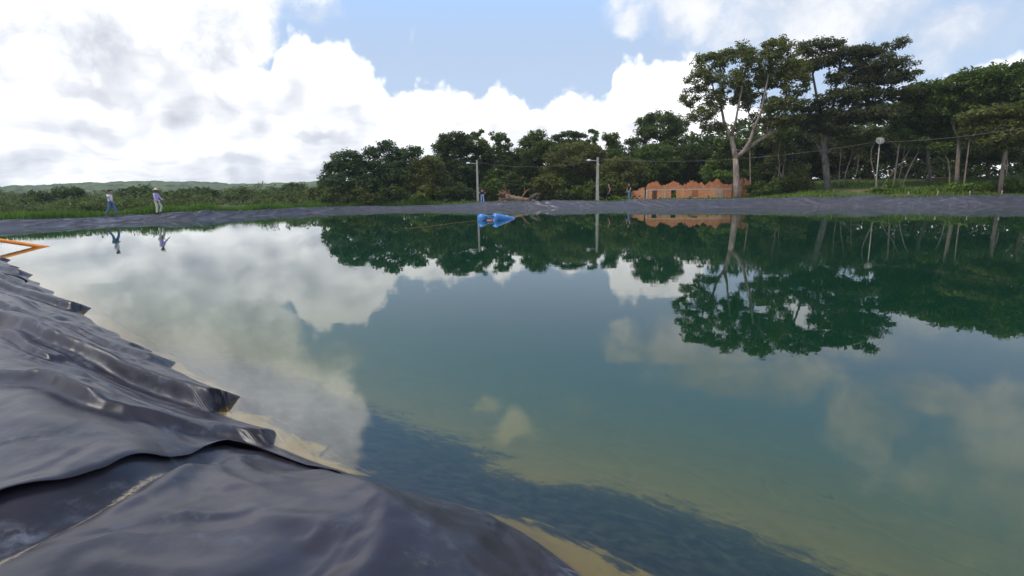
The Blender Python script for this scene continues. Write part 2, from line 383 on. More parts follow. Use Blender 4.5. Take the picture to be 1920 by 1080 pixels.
# ------------------------------------------------------------------ ground sheet
def mat_ground():
    m_, n, out = new_mat('grassy_soil')
    P = n.geo(); a = n.noise(P, .16, 6, .65); b = n.noise(P, 2.2, 5, .65)
    soil = n.mix(b, (.13, .075, .042), (.27, .165, .095))
    green = n.mix(b, (.030, .052, .014), (.075, .115, .030))
    c = n.mix(n.mr(n.m('ADD', a, n.m('MULTIPLY', b, .3)), .60, .84), green, soil)
    c = n.mix(n.mr(n.xyz(P)[2], -.5, -.3, 1, 0), c, (.27, .19, .06))          # silt on the pond floor
    principled(n, out, c, .95, .1, n.bump(b, .6, .08))
    return m_
M['ground'] = mat_ground()
def build_ground():
    def axis(lo, hi, fine_lo, fine_hi, st):
        a = np.arange(fine_lo, fine_hi + .01, st); g = []
        x = fine_hi; s_ = st
        while x < hi: s_ *= 1.25; x += s_; g.append(min(x, hi))
        l = []; x = fine_lo; s_ = st
        while x > lo: s_ *= 1.25; x -= s_; l.append(max(x, lo))
        return np.concatenate([np.array(l[::-1]), a, np.array(g)])
    X = axis(-3000, 3000, -48, 62, .6); Y = axis(-600, 3500, -16, 84, .6)
    x, y = np.meshgrid(X, Y, indexing='ij')
    t = sdist(x, y); cr = crest(x, y)
    z = profile(t, cr); w = sstep(t, 1.6, 5.0)
    z = z * (1 - w) + land(x, y, t) * w
    z = z - .17 * (1 - sstep(t, 1.7, 2.5)) - .35 * sstep(-t, 0, 1.5) - .16 * (np.hypot(x, y) < 24) * (t < 2.2)
    o = mesh_obj('ground', np.stack([x, y, z], -1).reshape(-1, 3), grid_faces(len(X), len(Y)), M['ground'], smooth=True)
    tag(o, kind='structure')
build_ground()
# ------------------------------------------------------------------ pond liner: one lofted sheet round the whole pond
def shore_frame(S):
    d = np.roll(S, -1, 0) - np.roll(S, 1, 0)
    for _ in range(10): d = (np.roll(d, 1, 0) + d + np.roll(d, -1, 0)) / 3
    d /= np.linalg.norm(d, axis=1)[:, None]
    return np.stack([-d[:, 1], d[:, 0]], -1)        # left normal
NRM = shore_frame(SHORE)
_tst = SHORE + NRM * .5
if sdist(_tst[:, 0], _tst[:, 1]).mean() < 0: NRM = -NRM
_i0 = int(np.argmin(np.hypot(SHORE[:, 0] - .2, SHORE[:, 1] - 2.45)))
_seg = np.linalg.norm(np.roll(SHORE, -1, 0) - SHORE, axis=1); ARC = np.concatenate([[0], np.cumsum(_seg)[:-1]]); ARC = ARC - ARC[_i0]   # metres along the bank, growing to the left
def liner_relief(x, y, s, t, near):
    """creases in the sheet, metres"""
    # long diagonal pulls on the far banks
    q = s + 2.2 * t + 2.0 * fbm(s * .18, t * .4, 2, 3); p = s - 2.6 * t + 2.0 * fbm(s * .15, t * .5, 2, 9)
    r1 = 1 - np.abs(2 * vnoise(q * .95, t * .5, 11) - 1); r2 = 1 - np.abs(2 * vnoise(p * .8, t * .6, 23) - 1)
    dz = .22 * (r1 ** 6) * vnoise(s * .23, 0 * t, 31) + .22 * (r2 ** 6) * vnoise(s * .19, 0 * t, 37) + .12 * (fbm(s * .5, t * 1.3, 3, 7) - .5)
    env = sstep(t, -.25, .25); wide = (np.abs(t - 1.1) < .4) & ~near
    return (dz - dz[wide].mean()) * env
def build_liner():
    ts = np.concatenate([np.linspace(-14, -2.6, 14), np.linspace(-2.3, -.7, 14), np.linspace(-.62, 1.78, 105), np.linspace(1.86, 2.4, 5)])
    s = ARC[:, None]; t = ts[None, :] + 0 * s
    x = SHORE[:, 0:1] + NRM[:, 0:1] * ts; y = SHORE[:, 1:2] + NRM[:, 1:2] * ts
    z = profile(t, crest(SHORE[:, 0:1], SHORE[:, 1:2]) + 0 * t)
    near = np.hypot(SHORE[:, 0:1], SHORE[:, 1:2]) < 26
    z = z + np.where(near, near_relief(s + 0 * t, t), liner_relief(x, y, s, t, near))
    n = len(SHORE); k = len(ts)
    V = np.stack([x, y, z], -1)
    V = np.concatenate([V, V[:1]], 0)
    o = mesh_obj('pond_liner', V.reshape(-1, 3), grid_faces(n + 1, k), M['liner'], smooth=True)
    a = o.data.attributes.new('inshore', 'FLOAT', 'POINT')
    a.data.foreach_set('value', np.concatenate([t, t[:1]], 0).ravel().astype(np.float32))
    a = o.data.attributes.new('along', 'FLOAT', 'POINT'); a.data.foreach_set('value', np.concatenate([s + 0 * t, s[:1] + 0 * t[:1]], 0).ravel().astype(np.float32))
    tag(o, 'black plastic sheet lining the banks and bed of the whole pond', 'pond liner')
def fold(s, t, pts, amp, w1, w2, e0=.12, e1=.5, clipd=1.6):
    """height of one pleat in the sheet along a polyline of (s, t) points: steep on the camera side (w1), gentle behind (w2)"""
    pts = np.array(pts, float); dense = catmull(pts, .1, closed=False); dense = np.concatenate([dense, pts[-1:]])
    out = np.zeros_like(s); lo = dense.min(0) - 1.5 * max(w1, w2) - .2; hi = dense.max(0) + 1.5 * max(w1, w2) + .2
    m_ = (s > lo[0]) & (s < hi[0]) & (t > lo[1]) & (t < hi[1])
    S = s[m_]; T = t[m_]; best = np.full(S.shape, 1e9); sg = np.zeros_like(S); al = np.zeros_like(S); L = 0
    for a, b in zip(dense[:-1], dense[1:]):
        d = b - a; l = math.hypot(*d)
        if l < 1e-6: continue
        k = np.clip(((S - a[0]) * d[0] + (T - a[1]) * d[1]) / l ** 2, 0, 1)
        dx = S - a[0] - k * d[0]; dy = T - a[1] - k * d[1]; q = np.hypot(dx, dy); u = q < best
        best[u] = q[u]; sg[u] = (d[0] * dy - d[1] * dx)[u]; al[u] = (L + k * l)[u]; L += l
    front = sg > 0                      # landward side of a line running away from the camera is the camera side
    w = np.where(front, w1, w2)
    prof = np.where(front, np.exp(-(best / w) ** 2), 1 / (1 + (best / w) ** 2) ** 1.5)
    fade = sstep(al, -.001, e0) * (1 - sstep(al, L - e1, L)) if e0 > 0 else (1 - sstep(al, L - e1, L))
    out[m_] = amp * prof * fade
    return out
SEAM_T = [-.6, -.2, -.05, .0, .04, .10, .24, .45, .79, 1.11, 1.35, 1.57, 2.4]
SEAM_S = [2.7, 2.3, 1.55, 1.66, 2.10, 2.55, 2.74, 2.66, 2.42, 2.26, 2.22, 2.20, 2.10]
def near_relief(s, t):
    """lumps of the lower sheet at the camera's feet"""
    m_ = (s > -7) & (s < 26); S = s[m_]; T = t[m_]
    z = (fbm(S * .5, T * .9, 3, 51) - .5) * .20 * sstep(T, -.3, .6) + (fbm(S * 2.1, T * 2.3, 3, 57) - .5) * .030 * sstep(T, -.2, .3)
    z += .20 * np.exp(-((S - .75) / 1.0) ** 2 - ((T - .35) / .5) ** 2)                    # the bulge running down into the water
    z += .05 * np.exp(-((S - .55) / .5) ** 2 - ((T + .1) / .25) ** 2)
    tr = np.interp(T, [.3, .73, 1.1, 1.5, 2.2], [2.50, 2.36, 2.10, 1.97, 1.9]); z -= .13 * np.exp(-((S - tr) / .17) ** 2) * sstep(T, .25, .6)   # trough beside the seam
    z -= .06 * np.exp(-((S - .45) / .30) ** 2 - ((T - .95) / .28) ** 2)
    z += fold(S, T, [(2.02, .06), (1.62, .16), (1.10, .36), (.62, .56), (.36, .85), (.30, 1.3)], .055, .12, .16, .3, .4)
    z += fold(S, T, [(2.50, .30), (2.2, .42), (1.8, .50), (1.4, .48)], .030, .06, .10, .15, .3)
    z += fold(S, T, [(2.42, .52), (2.1, .75), (1.9, 1.0), (1.75, 1.4)], .030, .05, .12, .2, .3)
    z += fold(S, T, [(2.30, .50), (1.95, .66), (1.6, .72), (1.3, .70)], .022, .05, .08, .2, .3)
    z += fold(S, T, [(.92, .86), (.72, .74), (.56, .78), (.50, .95), (.55, 1.15)], .016, .05, .11, .2, .3)
    z += fold(S, T, [(.60, -.14), (.45, .02), (.30, .22), (.1, .5)], .030, .07, .12, .15, .3)
    for a in ((1.7, 1.2, 1.2, .9), (1.5, 1.5, .9, 1.25), (1.2, .9, .7, .62), (1.9, .35, 1.5, .22)): z += fold(S, T, [(a[0], a[1]), ((a[0] + a[2]) / 2, (a[1] + a[3]) / 2 + .03), (a[2], a[3])], .012, .05, .09, .15, .2)
    r = np.random.default_rng(33)
    for k in range(46):
        a = r.uniform(-.3, 2.2); b = r.uniform(.05, 1.5); an = r.normal(-.45, .5); L = r.uniform(.15, .6)
        z += fold(S, T, [(a, b), (a + L * .5 * math.cos(an), b + L * .5 * math.sin(an) + r.normal() * .02), (a + L * math.cos(an), b + L * math.sin(an))], r.uniform(.002, .009), r.uniform(.012, .035), r.uniform(.02, .07), .08, .12)
    out = np.zeros_like(s); out[m_] = z
    return out
def build_upper_sheet():
    """the second sheet, laid over the first from the seam to the far end of the near bank, gathered in long pleats"""
    ts = np.concatenate([np.linspace(-.55, -.16, 14), np.linspace(-.145, 1.55, 142), np.linspace(1.6, 2.5, 14)])
    u = np.linspace(0, 1, 620); ss = 27.0
    s0 = np.interp(ts, SEAM_T, SEAM_S) + .012 * np.sin(ts * 9)
    T = ts[None, :] + 0 * u[:, None]; S = s0[None, :] + (ss - s0[None, :]) * (u[:, None] ** 2.1 * .93 + u[:, None] * .07)
    bx = np.interp(S, ARC[_ord], SHORE[_ord, 0]); by = np.interp(S, ARC[_ord], SHORE[_ord, 1])
    nx = np.interp(S, ARC[_ord], NRM[_ord, 0]); ny = np.interp(S, ARC[_ord], NRM[_ord, 1])
    x = bx + nx * T; y = by + ny * T
    z = profile(T, .5 + 0 * T) + near_relief(S, T) + .014
    F = np.zeros_like(z)
    def f(*a, **k):
        nonlocal F
        F = F + fold(S, T, *a, **k)
    f([(3.72, -.10), (4.42, .16), (5.01, .34), (5.6, .6), (6.43, .86), (7.14, 1.06), (8.2, 1.45)], .20, .075, .50, .10, .9)
    f([(2.66, -.08), (3.02, .25), (3.2, .5), (3.4, .78), (3.85, .93), (4.3, 1.1), (4.9, 1.5)], .10, .06, .34, .12, .5)
    f([(3.38, .80), (3.75, .90), (4.18, 1.02), (4.37, 1.25)], .05, .035, .12, .2, .4)
    f([(4.75, -.08), (5.5, .14), (6.3, .42), (7.3, .75), (8.1, 1.1)], .045, .05, .25, .6, .6)
    f([(5.41, -.10), (6.63, .18), (7.63, .52), (9.0, .89), (10.2, 1.25)], .11, .06, .42, .22, .8)
    f([(5.20, .82), (5.6, .93), (6.11, 1.0), (6.6, 1.12)], .07, .025, .2, .1, .3)
    f([(7.35, -.09), (8.3, .2), (9.5, .6), (10.9, .98)], .06, .06, .35, .5, .8)
    f([(6.3, -.08), (7.0, .10), (8.2, .45)], .05, .05, .2, .05, .6)
    f([(8.6, -.08), (9.6, .2), (10.9, .6), (12.2, .95)], .05, .06, .35, .9, .8)
    f([(10.1, -.12), (10.81, .16), (12.14, .6), (13.6, 1.0)], .17, .07, .5, .12, .9)
    f([(12.4, -.1), (13.7, .3), (15.4, .8)], .09, .07, .4, .7, .8)
    f([(14.2, -.1), (15.5, .3), (17.2, .8)], .06, .07, .4, .5, .8)
    f([(16.2, -.1), (17.6, .3), (19.5, .85)], .13, .08, .45, .3, .8)
    f([(18.6, -.1), (20.2, .35), (22, .85)], .06, .08, .45, .05, .8)
    f([(21.2, -.1), (22.6, .3), (24.5, .8)], .11, .08, .45, .05, .8)
    r = np.random.default_rng(12)
    for k in range(150):
        a = r.uniform(2.9, 18); b = r.uniform(-.02, .75); L = r.uniform(.5, 1.9); sl = r.uniform(.22, .42)
        f([(a, b), (a + L * .5, b + L * .5 * sl + r.normal() * .03), (a + L, b + L * sl)], r.uniform(.004, .020) * (1.6 if k < 30 else 1), r.uniform(.018, .05), r.uniform(.04, .13), .2, .3)
    z = z + F * sstep(S - s0[None, :], .02, .5) + (fbm(S * 1.6, T * 3.2, 3, 83) - .5) * .03 * sstep(T, -.1, .2)
    lift = np.exp(-((S - s0[None, :]) / .07) ** 2) * (.012 + .030 * vnoise(T * 4 + 3, 0 * T, 8)) * sstep(T, -.02, .15)
    z = z + lift
    n, k = z.shape
    V = np.stack([x, y, z], -1).reshape(-1, 3)
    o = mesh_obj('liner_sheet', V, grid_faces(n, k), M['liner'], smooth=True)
    for nm, A in (('inshore', T), ('along', S)):
        a = o.data.attributes.new(nm, 'FLOAT', 'POINT'); a.data.foreach_set('value', A.ravel().astype(np.float32))
    md = o.modifiers.new('thickness', 'SOLIDIFY'); md.thickness = .005; md.offset = 1
    tag(o, 'second black plastic sheet with a raised edge, gathered in long pleats along the near bank', 'pond liner')
_ord = np.argsort(ARC)
build_liner()
build_upper_sheet()
# ------------------------------------------------------------------ water body
def build_water():
    C = COARSE; N2 = shore_frame(C); T2 = C + N2 * .5
    if sdist(T2[:, 0], T2[:, 1]).mean() < 0: N2 = -N2
    ring = C + N2 * .32
    n = len(ring)
    V = [(*p, 0) for p in ring] + [(*p, -5) for p in ring]
    top = list(range(n)); bot = list(range(2 * n - 1, n - 1, -1))
    F = [top, bot] + [[i, i + n, (i + 1) % n + n, (i + 1) % n] for i in range(n)]
    o = mesh_obj('pond_water', V, F, M['water'])
    import bmesh
    bm = bmesh.new(); bm.from_mesh(o.data); bmesh.ops.recalc_face_normals(bm, faces=bm.faces); bm.to_mesh(o.data); bm.free()
    tag(o, kind='structure')
build_water()

# ------------------------------------------------------------------ ground height lookup
_lx = np.arange(-140, 141, 1.0); _ly = np.arange(-5, 230, 1.0)
_gx, _gy = np.meshgrid(_lx, _ly, indexing='ij')
_gt = sdist(_gx, _gy)
def _lookup(A, x, y):
    i = np.clip((x + 140), 0, len(_lx) - 1.001); j = np.clip(y + 5, 0, len(_ly) - 1.001)
    a = np.floor(i).astype(int); b = np.floor(j).astype(int); u = i - a; v = j - b
    return A[a, b] * (1 - u) * (1 - v) + A[a + 1, b] * u * (1 - v) + A[a, b + 1] * (1 - u) * v + A[a + 1, b + 1] * u * v
def tdist(x, y): return _lookup(_gt, np.asarray(x, float), np.asarray(y, float))
def gz(x, y):
    x = np.asarray(x, float); y = np.asarray(y, float)
    t = tdist(x, y); w = sstep(t, 1.6, 5.0)
    return profile(t, crest(x, y)) * (1 - w) + land(x, y, t) * w
def gpt(px, D):
    p = at(px, 372, D); return np.array([p[0], p[1], float(gz(p[0], p[1]))])

# ------------------------------------------------------------------ foliage
def mat_leaf(name, col, var=.45, trans=.30, hue=(1.25, 1.05, .6)):
    m_, n, out = new_mat(name)
    r = n.geo('Random Per Island'); P = n.geo()
    lo = tuple(c * (1 - var) for c in col); hi = tuple(c * (1 + var * .9) * h for c, h in zip(col, hue))
    f = n.m('ADD', n.m('MULTIPLY', r, .55), n.m('MULTIPLY', n.noise(P, .55, 3, .6), .75))
    c = n.mix(n.mr(f, .25, 1.0, smooth=False), lo, hi)
    p = principled(n, out, c, .65, .12)
    t = n.n.new('ShaderNodeBsdfTranslucent'); n.l.new(n.v('SCALE', c, sc=1.3), t.inputs['Color'])
    mx = n.n.new('ShaderNodeMixShader'); mx.inputs[0].default_value = trans
    n.l.new(p.outputs[0], mx.inputs[1]); n.l.new(t.outputs[0], mx.inputs[2]); n.l.new(mx.outputs[0], out.inputs['Surface'])
    return m_
LEAF = {'dark': mat_leaf('dark_leaves', (0.051, 0.081, 0.034)), 'glossy': mat_leaf('glossy_leaves', (0.051, 0.090, 0.049)), 'mid': mat_leaf('green_leaves', (0.071, 0.115, 0.034)),
        'olive': mat_leaf('olive_leaves', (0.088, 0.112, 0.042)), 'bright': mat_leaf('bright_leaves', (0.090, 0.152, 0.041)), 'hero': mat_leaf('olive_crown_leaves', (0.100, 0.128, 0.046)),
        'feather': mat_leaf('fine_dark_leaves', (0.063, 0.081, 0.044)), 'scrub': mat_leaf('scrub_leaves', (0.073, 0.107, 0.044)), 'yellow': mat_leaf('yellow_green_leaves', (0.146, 0.195, 0.043)),
        'grass': mat_leaf('grass_blades', (0.081, 0.171, 0.034), .4, .3), 'weed': mat_leaf('weed_leaves', (0.091, 0.159, 0.039), .5)}
def mat_bark(name, col, streak):
    m_, n, out = new_mat(name)
    P = n.n.new('ShaderNodeTexCoord').outputs['Object']
    f = n.noise(n.v('MULTIPLY', P, (3, 3, .7)), 2.2, 6, .65, .4); g = n.noise(P, .9, 4, .6)
    c = n.mix(n.mr(f, .3, .7), tuple(v * .55 for v in col), tuple(v * 1.35 for v in col))
    c = n.mix(n.mr(g, .54, .64), c, streak)
    principled(n, out, c, .9, .15, n.bump(f, .5, .05))
    return m_
BARK = {'pale': mat_bark('pale_bark', (.24, .19, .155), (.13, .085, .06)), 'grey': mat_bark('grey_bark', (.13, .115, .10), (.07, .055, .045)), 'brown': mat_bark('brown_bark', (.085, .065, .048), (.05, .04, .03))}
class Tubes:
    def __init__(s): s.V = []; s.F = []; s.n = 0
    def add(s, pts, rad, k=6, cap=True):
        pts = np.asarray(pts, float); rad = np.broadcast_to(np.asarray(rad, float), (len(pts),))
        d = np.gradient(pts, axis=0); d /= np.linalg.norm(d, axis=1)[:, None] + 1e-9
        ref = np.array([1., 0, 0]) if abs(d[0][0]) < .8 else np.array([0, 1., 0])
        rings = []
        for p, r, t in zip(pts, rad, d):
            u = ref - t * (ref @ t); u /= np.linalg.norm(u) + 1e-9; ref = u; w = np.cross(t, u)
            a = np.arange(k) * 2 * math.pi / k
            rings.append(p + r * (np.cos(a)[:, None] * u + np.sin(a)[:, None] * w))
        b = s.n; s.V.append(np.concatenate(rings))
        for i in range(len(pts) - 1):
            for j in range(k):
                s.F.append([b + i * k + j, b + i * k + (j + 1) % k, b + (i + 1) * k + (j + 1) % k, b + (i + 1) * k + j])
        if cap:
            s.F.append([b + j for j in range(k)][::-1]); s.F.append([b + (len(pts) - 1) * k + j for j in range(k)])
        s.n += len(pts) * k
    def build(s, name, mat, parent=None, smooth=True):
        return mesh_obj(name, np.concatenate(s.V), s.F, mat, parent, smooth)
def leaf_mesh(C, rc, nl, size, flat=.65, droop=0., up=.5, aspect=.5):
    """C clusters (n,3); nl leaves per cluster; rhombus leaves"""
    n = len(C); c = np.repeat(C, nl, 0)
    o = rng.normal(size=(n * nl, 3)); o /= np.linalg.norm(o, axis=1)[:, None]; o *= (rng.random((n * nl, 1)) ** .45)
    rr = np.repeat(np.broadcast_to(rc, (n,)) * rng.uniform(.7, 1.3, n), nl)[:, None]
    c = c + o * rr * np.array([1, 1, flat]); c[:, 2] -= droop * rng.random(n * nl) * rr[:, 0]
    nrm = rng.normal(size=(n * nl, 3)); nrm[:, 2] = np.abs(nrm[:, 2]) + up; nrm /= np.linalg.norm(nrm, axis=1)[:, None]
    a = rng.normal(size=(n * nl, 3)); a -= nrm * np.sum(a * nrm, 1)[:, None]; a /= np.linalg.norm(a, axis=1)[:, None]
    b = np.cross(nrm, a); L = (size * rng.uniform(.6, 1.3, n * nl))[:, None]
    V = np.stack([c - a * L * .5, c + b * L * aspect * .5 + nrm * L * .06, c + a * L * .5, c - b * L * aspect * .5 + nrm * L * .06], 1).reshape(-1, 3)
    return V, np.arange(n * nl * 4).reshape(-1, 4)
def sample_lobes(lobes, dens, hollow=.35, flat=1.0):
    out = []
    for (c, r) in lobes:
        vol = 4.19 * r[0] * r[1] * r[2]
        n = max(4, int(dens * vol ** .72))
        o = rng.normal(size=(n, 3)); o /= np.linalg.norm(o, axis=1)[:, None]
        o *= (hollow + (1 - hollow) * rng.random((n, 1))) ** .6
        out.append(np.asarray(c) + o * np.asarray(r))
    return np.concatenate(out)
def grow(trunks, clusters, tip=.014, jitter=.12, kmax=9, rise=.25):
    """join every leaf cluster to the nearest wood; returns list of (points, radii)"""
    nodes = []; par = []; chains = []; fixed = {}
    for pts, r0, r1, att in trunks:
        ids = []; pts = np.asarray(pts, float)
        for i, p in enumerate(pts):
            if i == 0 and att is not None:
                ids.append(int(np.argmin(np.linalg.norm(np.array(nodes) - p, axis=1)))); continue
            nodes.append(p); par.append(ids[-1] if ids else -1); ids.append(len(nodes) - 1)
            fixed[len(nodes) - 1] = r0 + (r1 - r0) * i / (len(pts) - 1)
        chains.append(ids)
    root_top = np.asarray(trunks[0][0][-1])
    order = np.argsort(np.linalg.norm(clusters - root_top, axis=1))
    nf = len(nodes)
    lowest = trunks[0][0][0][2] + .35 * (root_top[2] - trunks[0][0][0][2])
    for ci in order:
        c = clusters[ci]; A = np.array(nodes)
        d = np.linalg.norm(A - c, axis=1) + .9 * np.maximum(0, A[:, 2] - c[2] + .2); d[A[:, 2] < lowest] += 50
        a = int(np.argmin(d)); p = A[a]; L = np.linalg.norm(c - p); k = int(np.clip(L / .55, 2, kmax))
        ids = [a]
        for i in range(1, k + 1):
            f = i / k; q = p + (c - p) * f; q[2] += rise * L * (f * (1 - f)) * .8 - 0
            if i < k: q = q + rng.normal(size=3) * jitter * min(1, L / k)
            nodes.append(q); par.append(ids[-1]); ids.append(len(nodes) - 1)
        chains.append(ids)
    load = np.zeros(len(nodes))
    for i in range(len(nodes) - 1, -1, -1):
        load[i] += 1 if load[i] == 0 else 0
        if par[i] >= 0: load[par[i]] += load[i] * .96
    rad = tip * np.maximum(load, 1) ** .42
    for i, r in fixed.items(): rad[i] = r
    A = np.array(nodes); out = []
    for ids in chains:
        r = rad[ids].copy()
        if ids[0] not in fixed or ids[-1] not in fixed: r[0] = min(r[0], r[1] * 1.5)
        out.append((A[ids], r))
    return out
def wood(chains, name, mat, parent, kbig=8):
    T = Tubes()
    for pts, r in chains:
        T.add(pts, r, kbig if r.max() > .09 else (5 if r.max() > .035 else 3), cap=r.max() > .09)
    return T.build(name, mat, parent)
def px_lobes(lobes, D, base, depth=.85, dj=.12):
    out = []
    for (x, y, rx, ry) in lobes:
        k = D / F_PX; d = D + rng.uniform(-1, 1) * dj * 6
        p = at(x, y, d) - base; rr = np.array([rx * k, max(rx, ry) * k * depth, ry * k])
        out.append((p, rr))
    return out
def tree(name, label, cat, px, D, lobes, leaf='dark', bark='brown', dens=9, rc=.5, nl=42, size=.34, trunk_r=.16, trunk=None, limbs=(), group=None, flat=.65, depth=.85, fork=.45, tip=.014, droop=0., hollow=.35, dj=.12, twigs=True):
    base = gpt(px, D); base[2] -= .12
    L = px_lobes(lobes, D, base, depth, dj)
    C = sample_lobes(L, dens, hollow)
    C = C[C[:, 2] > .35]
    root = empty(name, base); tag(root, label, cat, group)
    if trunk is None:
        cen = np.mean([c for c, r in L], 0); h = cen[2] * fork + .35; lean = cen[:2] * .35
        trunk = [np.array([0, 0, 0]), np.array([lean[0] * .2 + rng.normal() * .05, lean[1] * .2, h * .35]), np.array([lean[0] * .6 + rng.normal() * .08, lean[1] * .6, h * .7]), np.array([lean[0], lean[1], h])]
    else:
        trunk = [at(x, y, D) - base for x, y in trunk]; trunk[0][2] = min(trunk[0][2], 0)
    tr = [(trunk, trunk_r, trunk_r * .72, None)]
    for pts, r0, r1, dd in limbs:
        q = [at(x, y, D + dd * i / max(1, len(pts) - 1)) - base for i, (x, y) in enumerate(pts)]; tr.append((q, r0, r1, True))
    ch = grow(tr, C, tip)
    wood(ch, 'trunk', BARK[bark], root)
    V, F = leaf_mesh(C, rc, nl, size, flat, droop)
    mesh_obj('crown', V, F, LEAF[leaf], root)
    return root

# ---- the two tall trees
tree('tall_tree', 'tall olive-green tree with a pale forked trunk standing in front of the ruined brick wall', 'tree', 1383, 54,
     [(1330, 118, 27, 16), (1312, 150, 25, 20), (1294, 182, 16, 18), (1318, 214, 22, 12), (1365, 108, 26, 16), (1372, 148, 30, 20), (1400, 92, 18, 12), (1420, 112, 26, 20), (1458, 86, 24, 14), (1470, 116, 28, 24),
      (1438, 150, 28, 18), (1492, 156, 22, 24), (1478, 196, 26, 14), (1345, 190, 22, 20), (1392, 188, 22, 18), (1335, 238, 22, 9), (1460, 232, 26, 10), (1425, 222, 20, 9), (1300, 222, 12, 8), (1410, 172, 26, 16), (1450, 196, 26, 14), (1500, 128, 20, 18), (1475, 222, 24, 10)],
     'hero', 'pale', dens=11, rc=.44, nl=56, size=.215, trunk_r=.33, fork=.5, hollow=.3, depth=.95, tip=.017,
     trunk=[(1383, 374), (1381, 345), (1380, 315), (1379, 297)],
     limbs=[([(1379, 297), (1375, 275), (1371, 255), (1362, 241), (1357, 226), (1352, 198), (1338, 170)], .25, .07, .6), ([(1371, 255), (1379, 231), (1383, 206), (1392, 163)], .14, .05, -1.0),
            ([(1379, 297), (1395, 283), (1406, 265), (1415, 238), (1428, 208), (1434, 176), (1441, 140)], .20, .05, -.8), ([(1395, 283), (1420, 265), (1442, 252), (1449, 232), (1466, 204), (1481, 176)], .17, .05, 1.0)])
tree('tall_tree', 'tallest dark feathery tree with layered flat boughs, right of the ruined brick wall', 'tree', 1553, 58,
     [(1522, 90, 26, 12), (1558, 78, 24, 9), (1545, 112, 32, 16), (1600, 98, 36, 12), (1648, 94, 28, 9), (1684, 78, 13, 7), (1640, 118, 42, 12), (1690, 118, 20, 6), (1700, 140, 22, 6), (1660, 146, 40, 10), (1602, 142, 42, 14),
      (1585, 178, 44, 14), (1655, 178, 42, 12), (1704, 168, 14, 6), (1520, 200, 24, 12), (1515, 228, 28, 14), (1600, 212, 52, 14), (1560, 240, 40, 12), (1505, 130, 14, 16), (1650, 214, 42, 14)],
     'feather', 'grey', dens=9.5, rc=.56, nl=62, size=.22, trunk_r=.30, flat=.42, hollow=.2, depth=.95, tip=.016, droop=.25,
     trunk=[(1553, 374), (1550, 330), (1546, 290), (1545, 264), (1551, 247)],
     limbs=[([(1551, 247), (1541, 222), (1532, 186), (1524, 140), (1524, 100)], .18, .05, .8), ([(1551, 247), (1566, 233), (1583, 218), (1603, 195), (1622, 168), (1640, 130), (1668, 100)], .19, .05, -.8), ([(1551, 247), (1562, 200), (1570, 150), (1580, 100)], .16, .05, .5),
            ([(1546, 290), (1530, 268), (1514, 249)], .07, .04, .4), ([(1547, 300), (1556, 282), (1568, 270)], .06, .03, -.5), ([(1583, 218), (1625, 205), (1668, 182)], .08, .03, .6)])
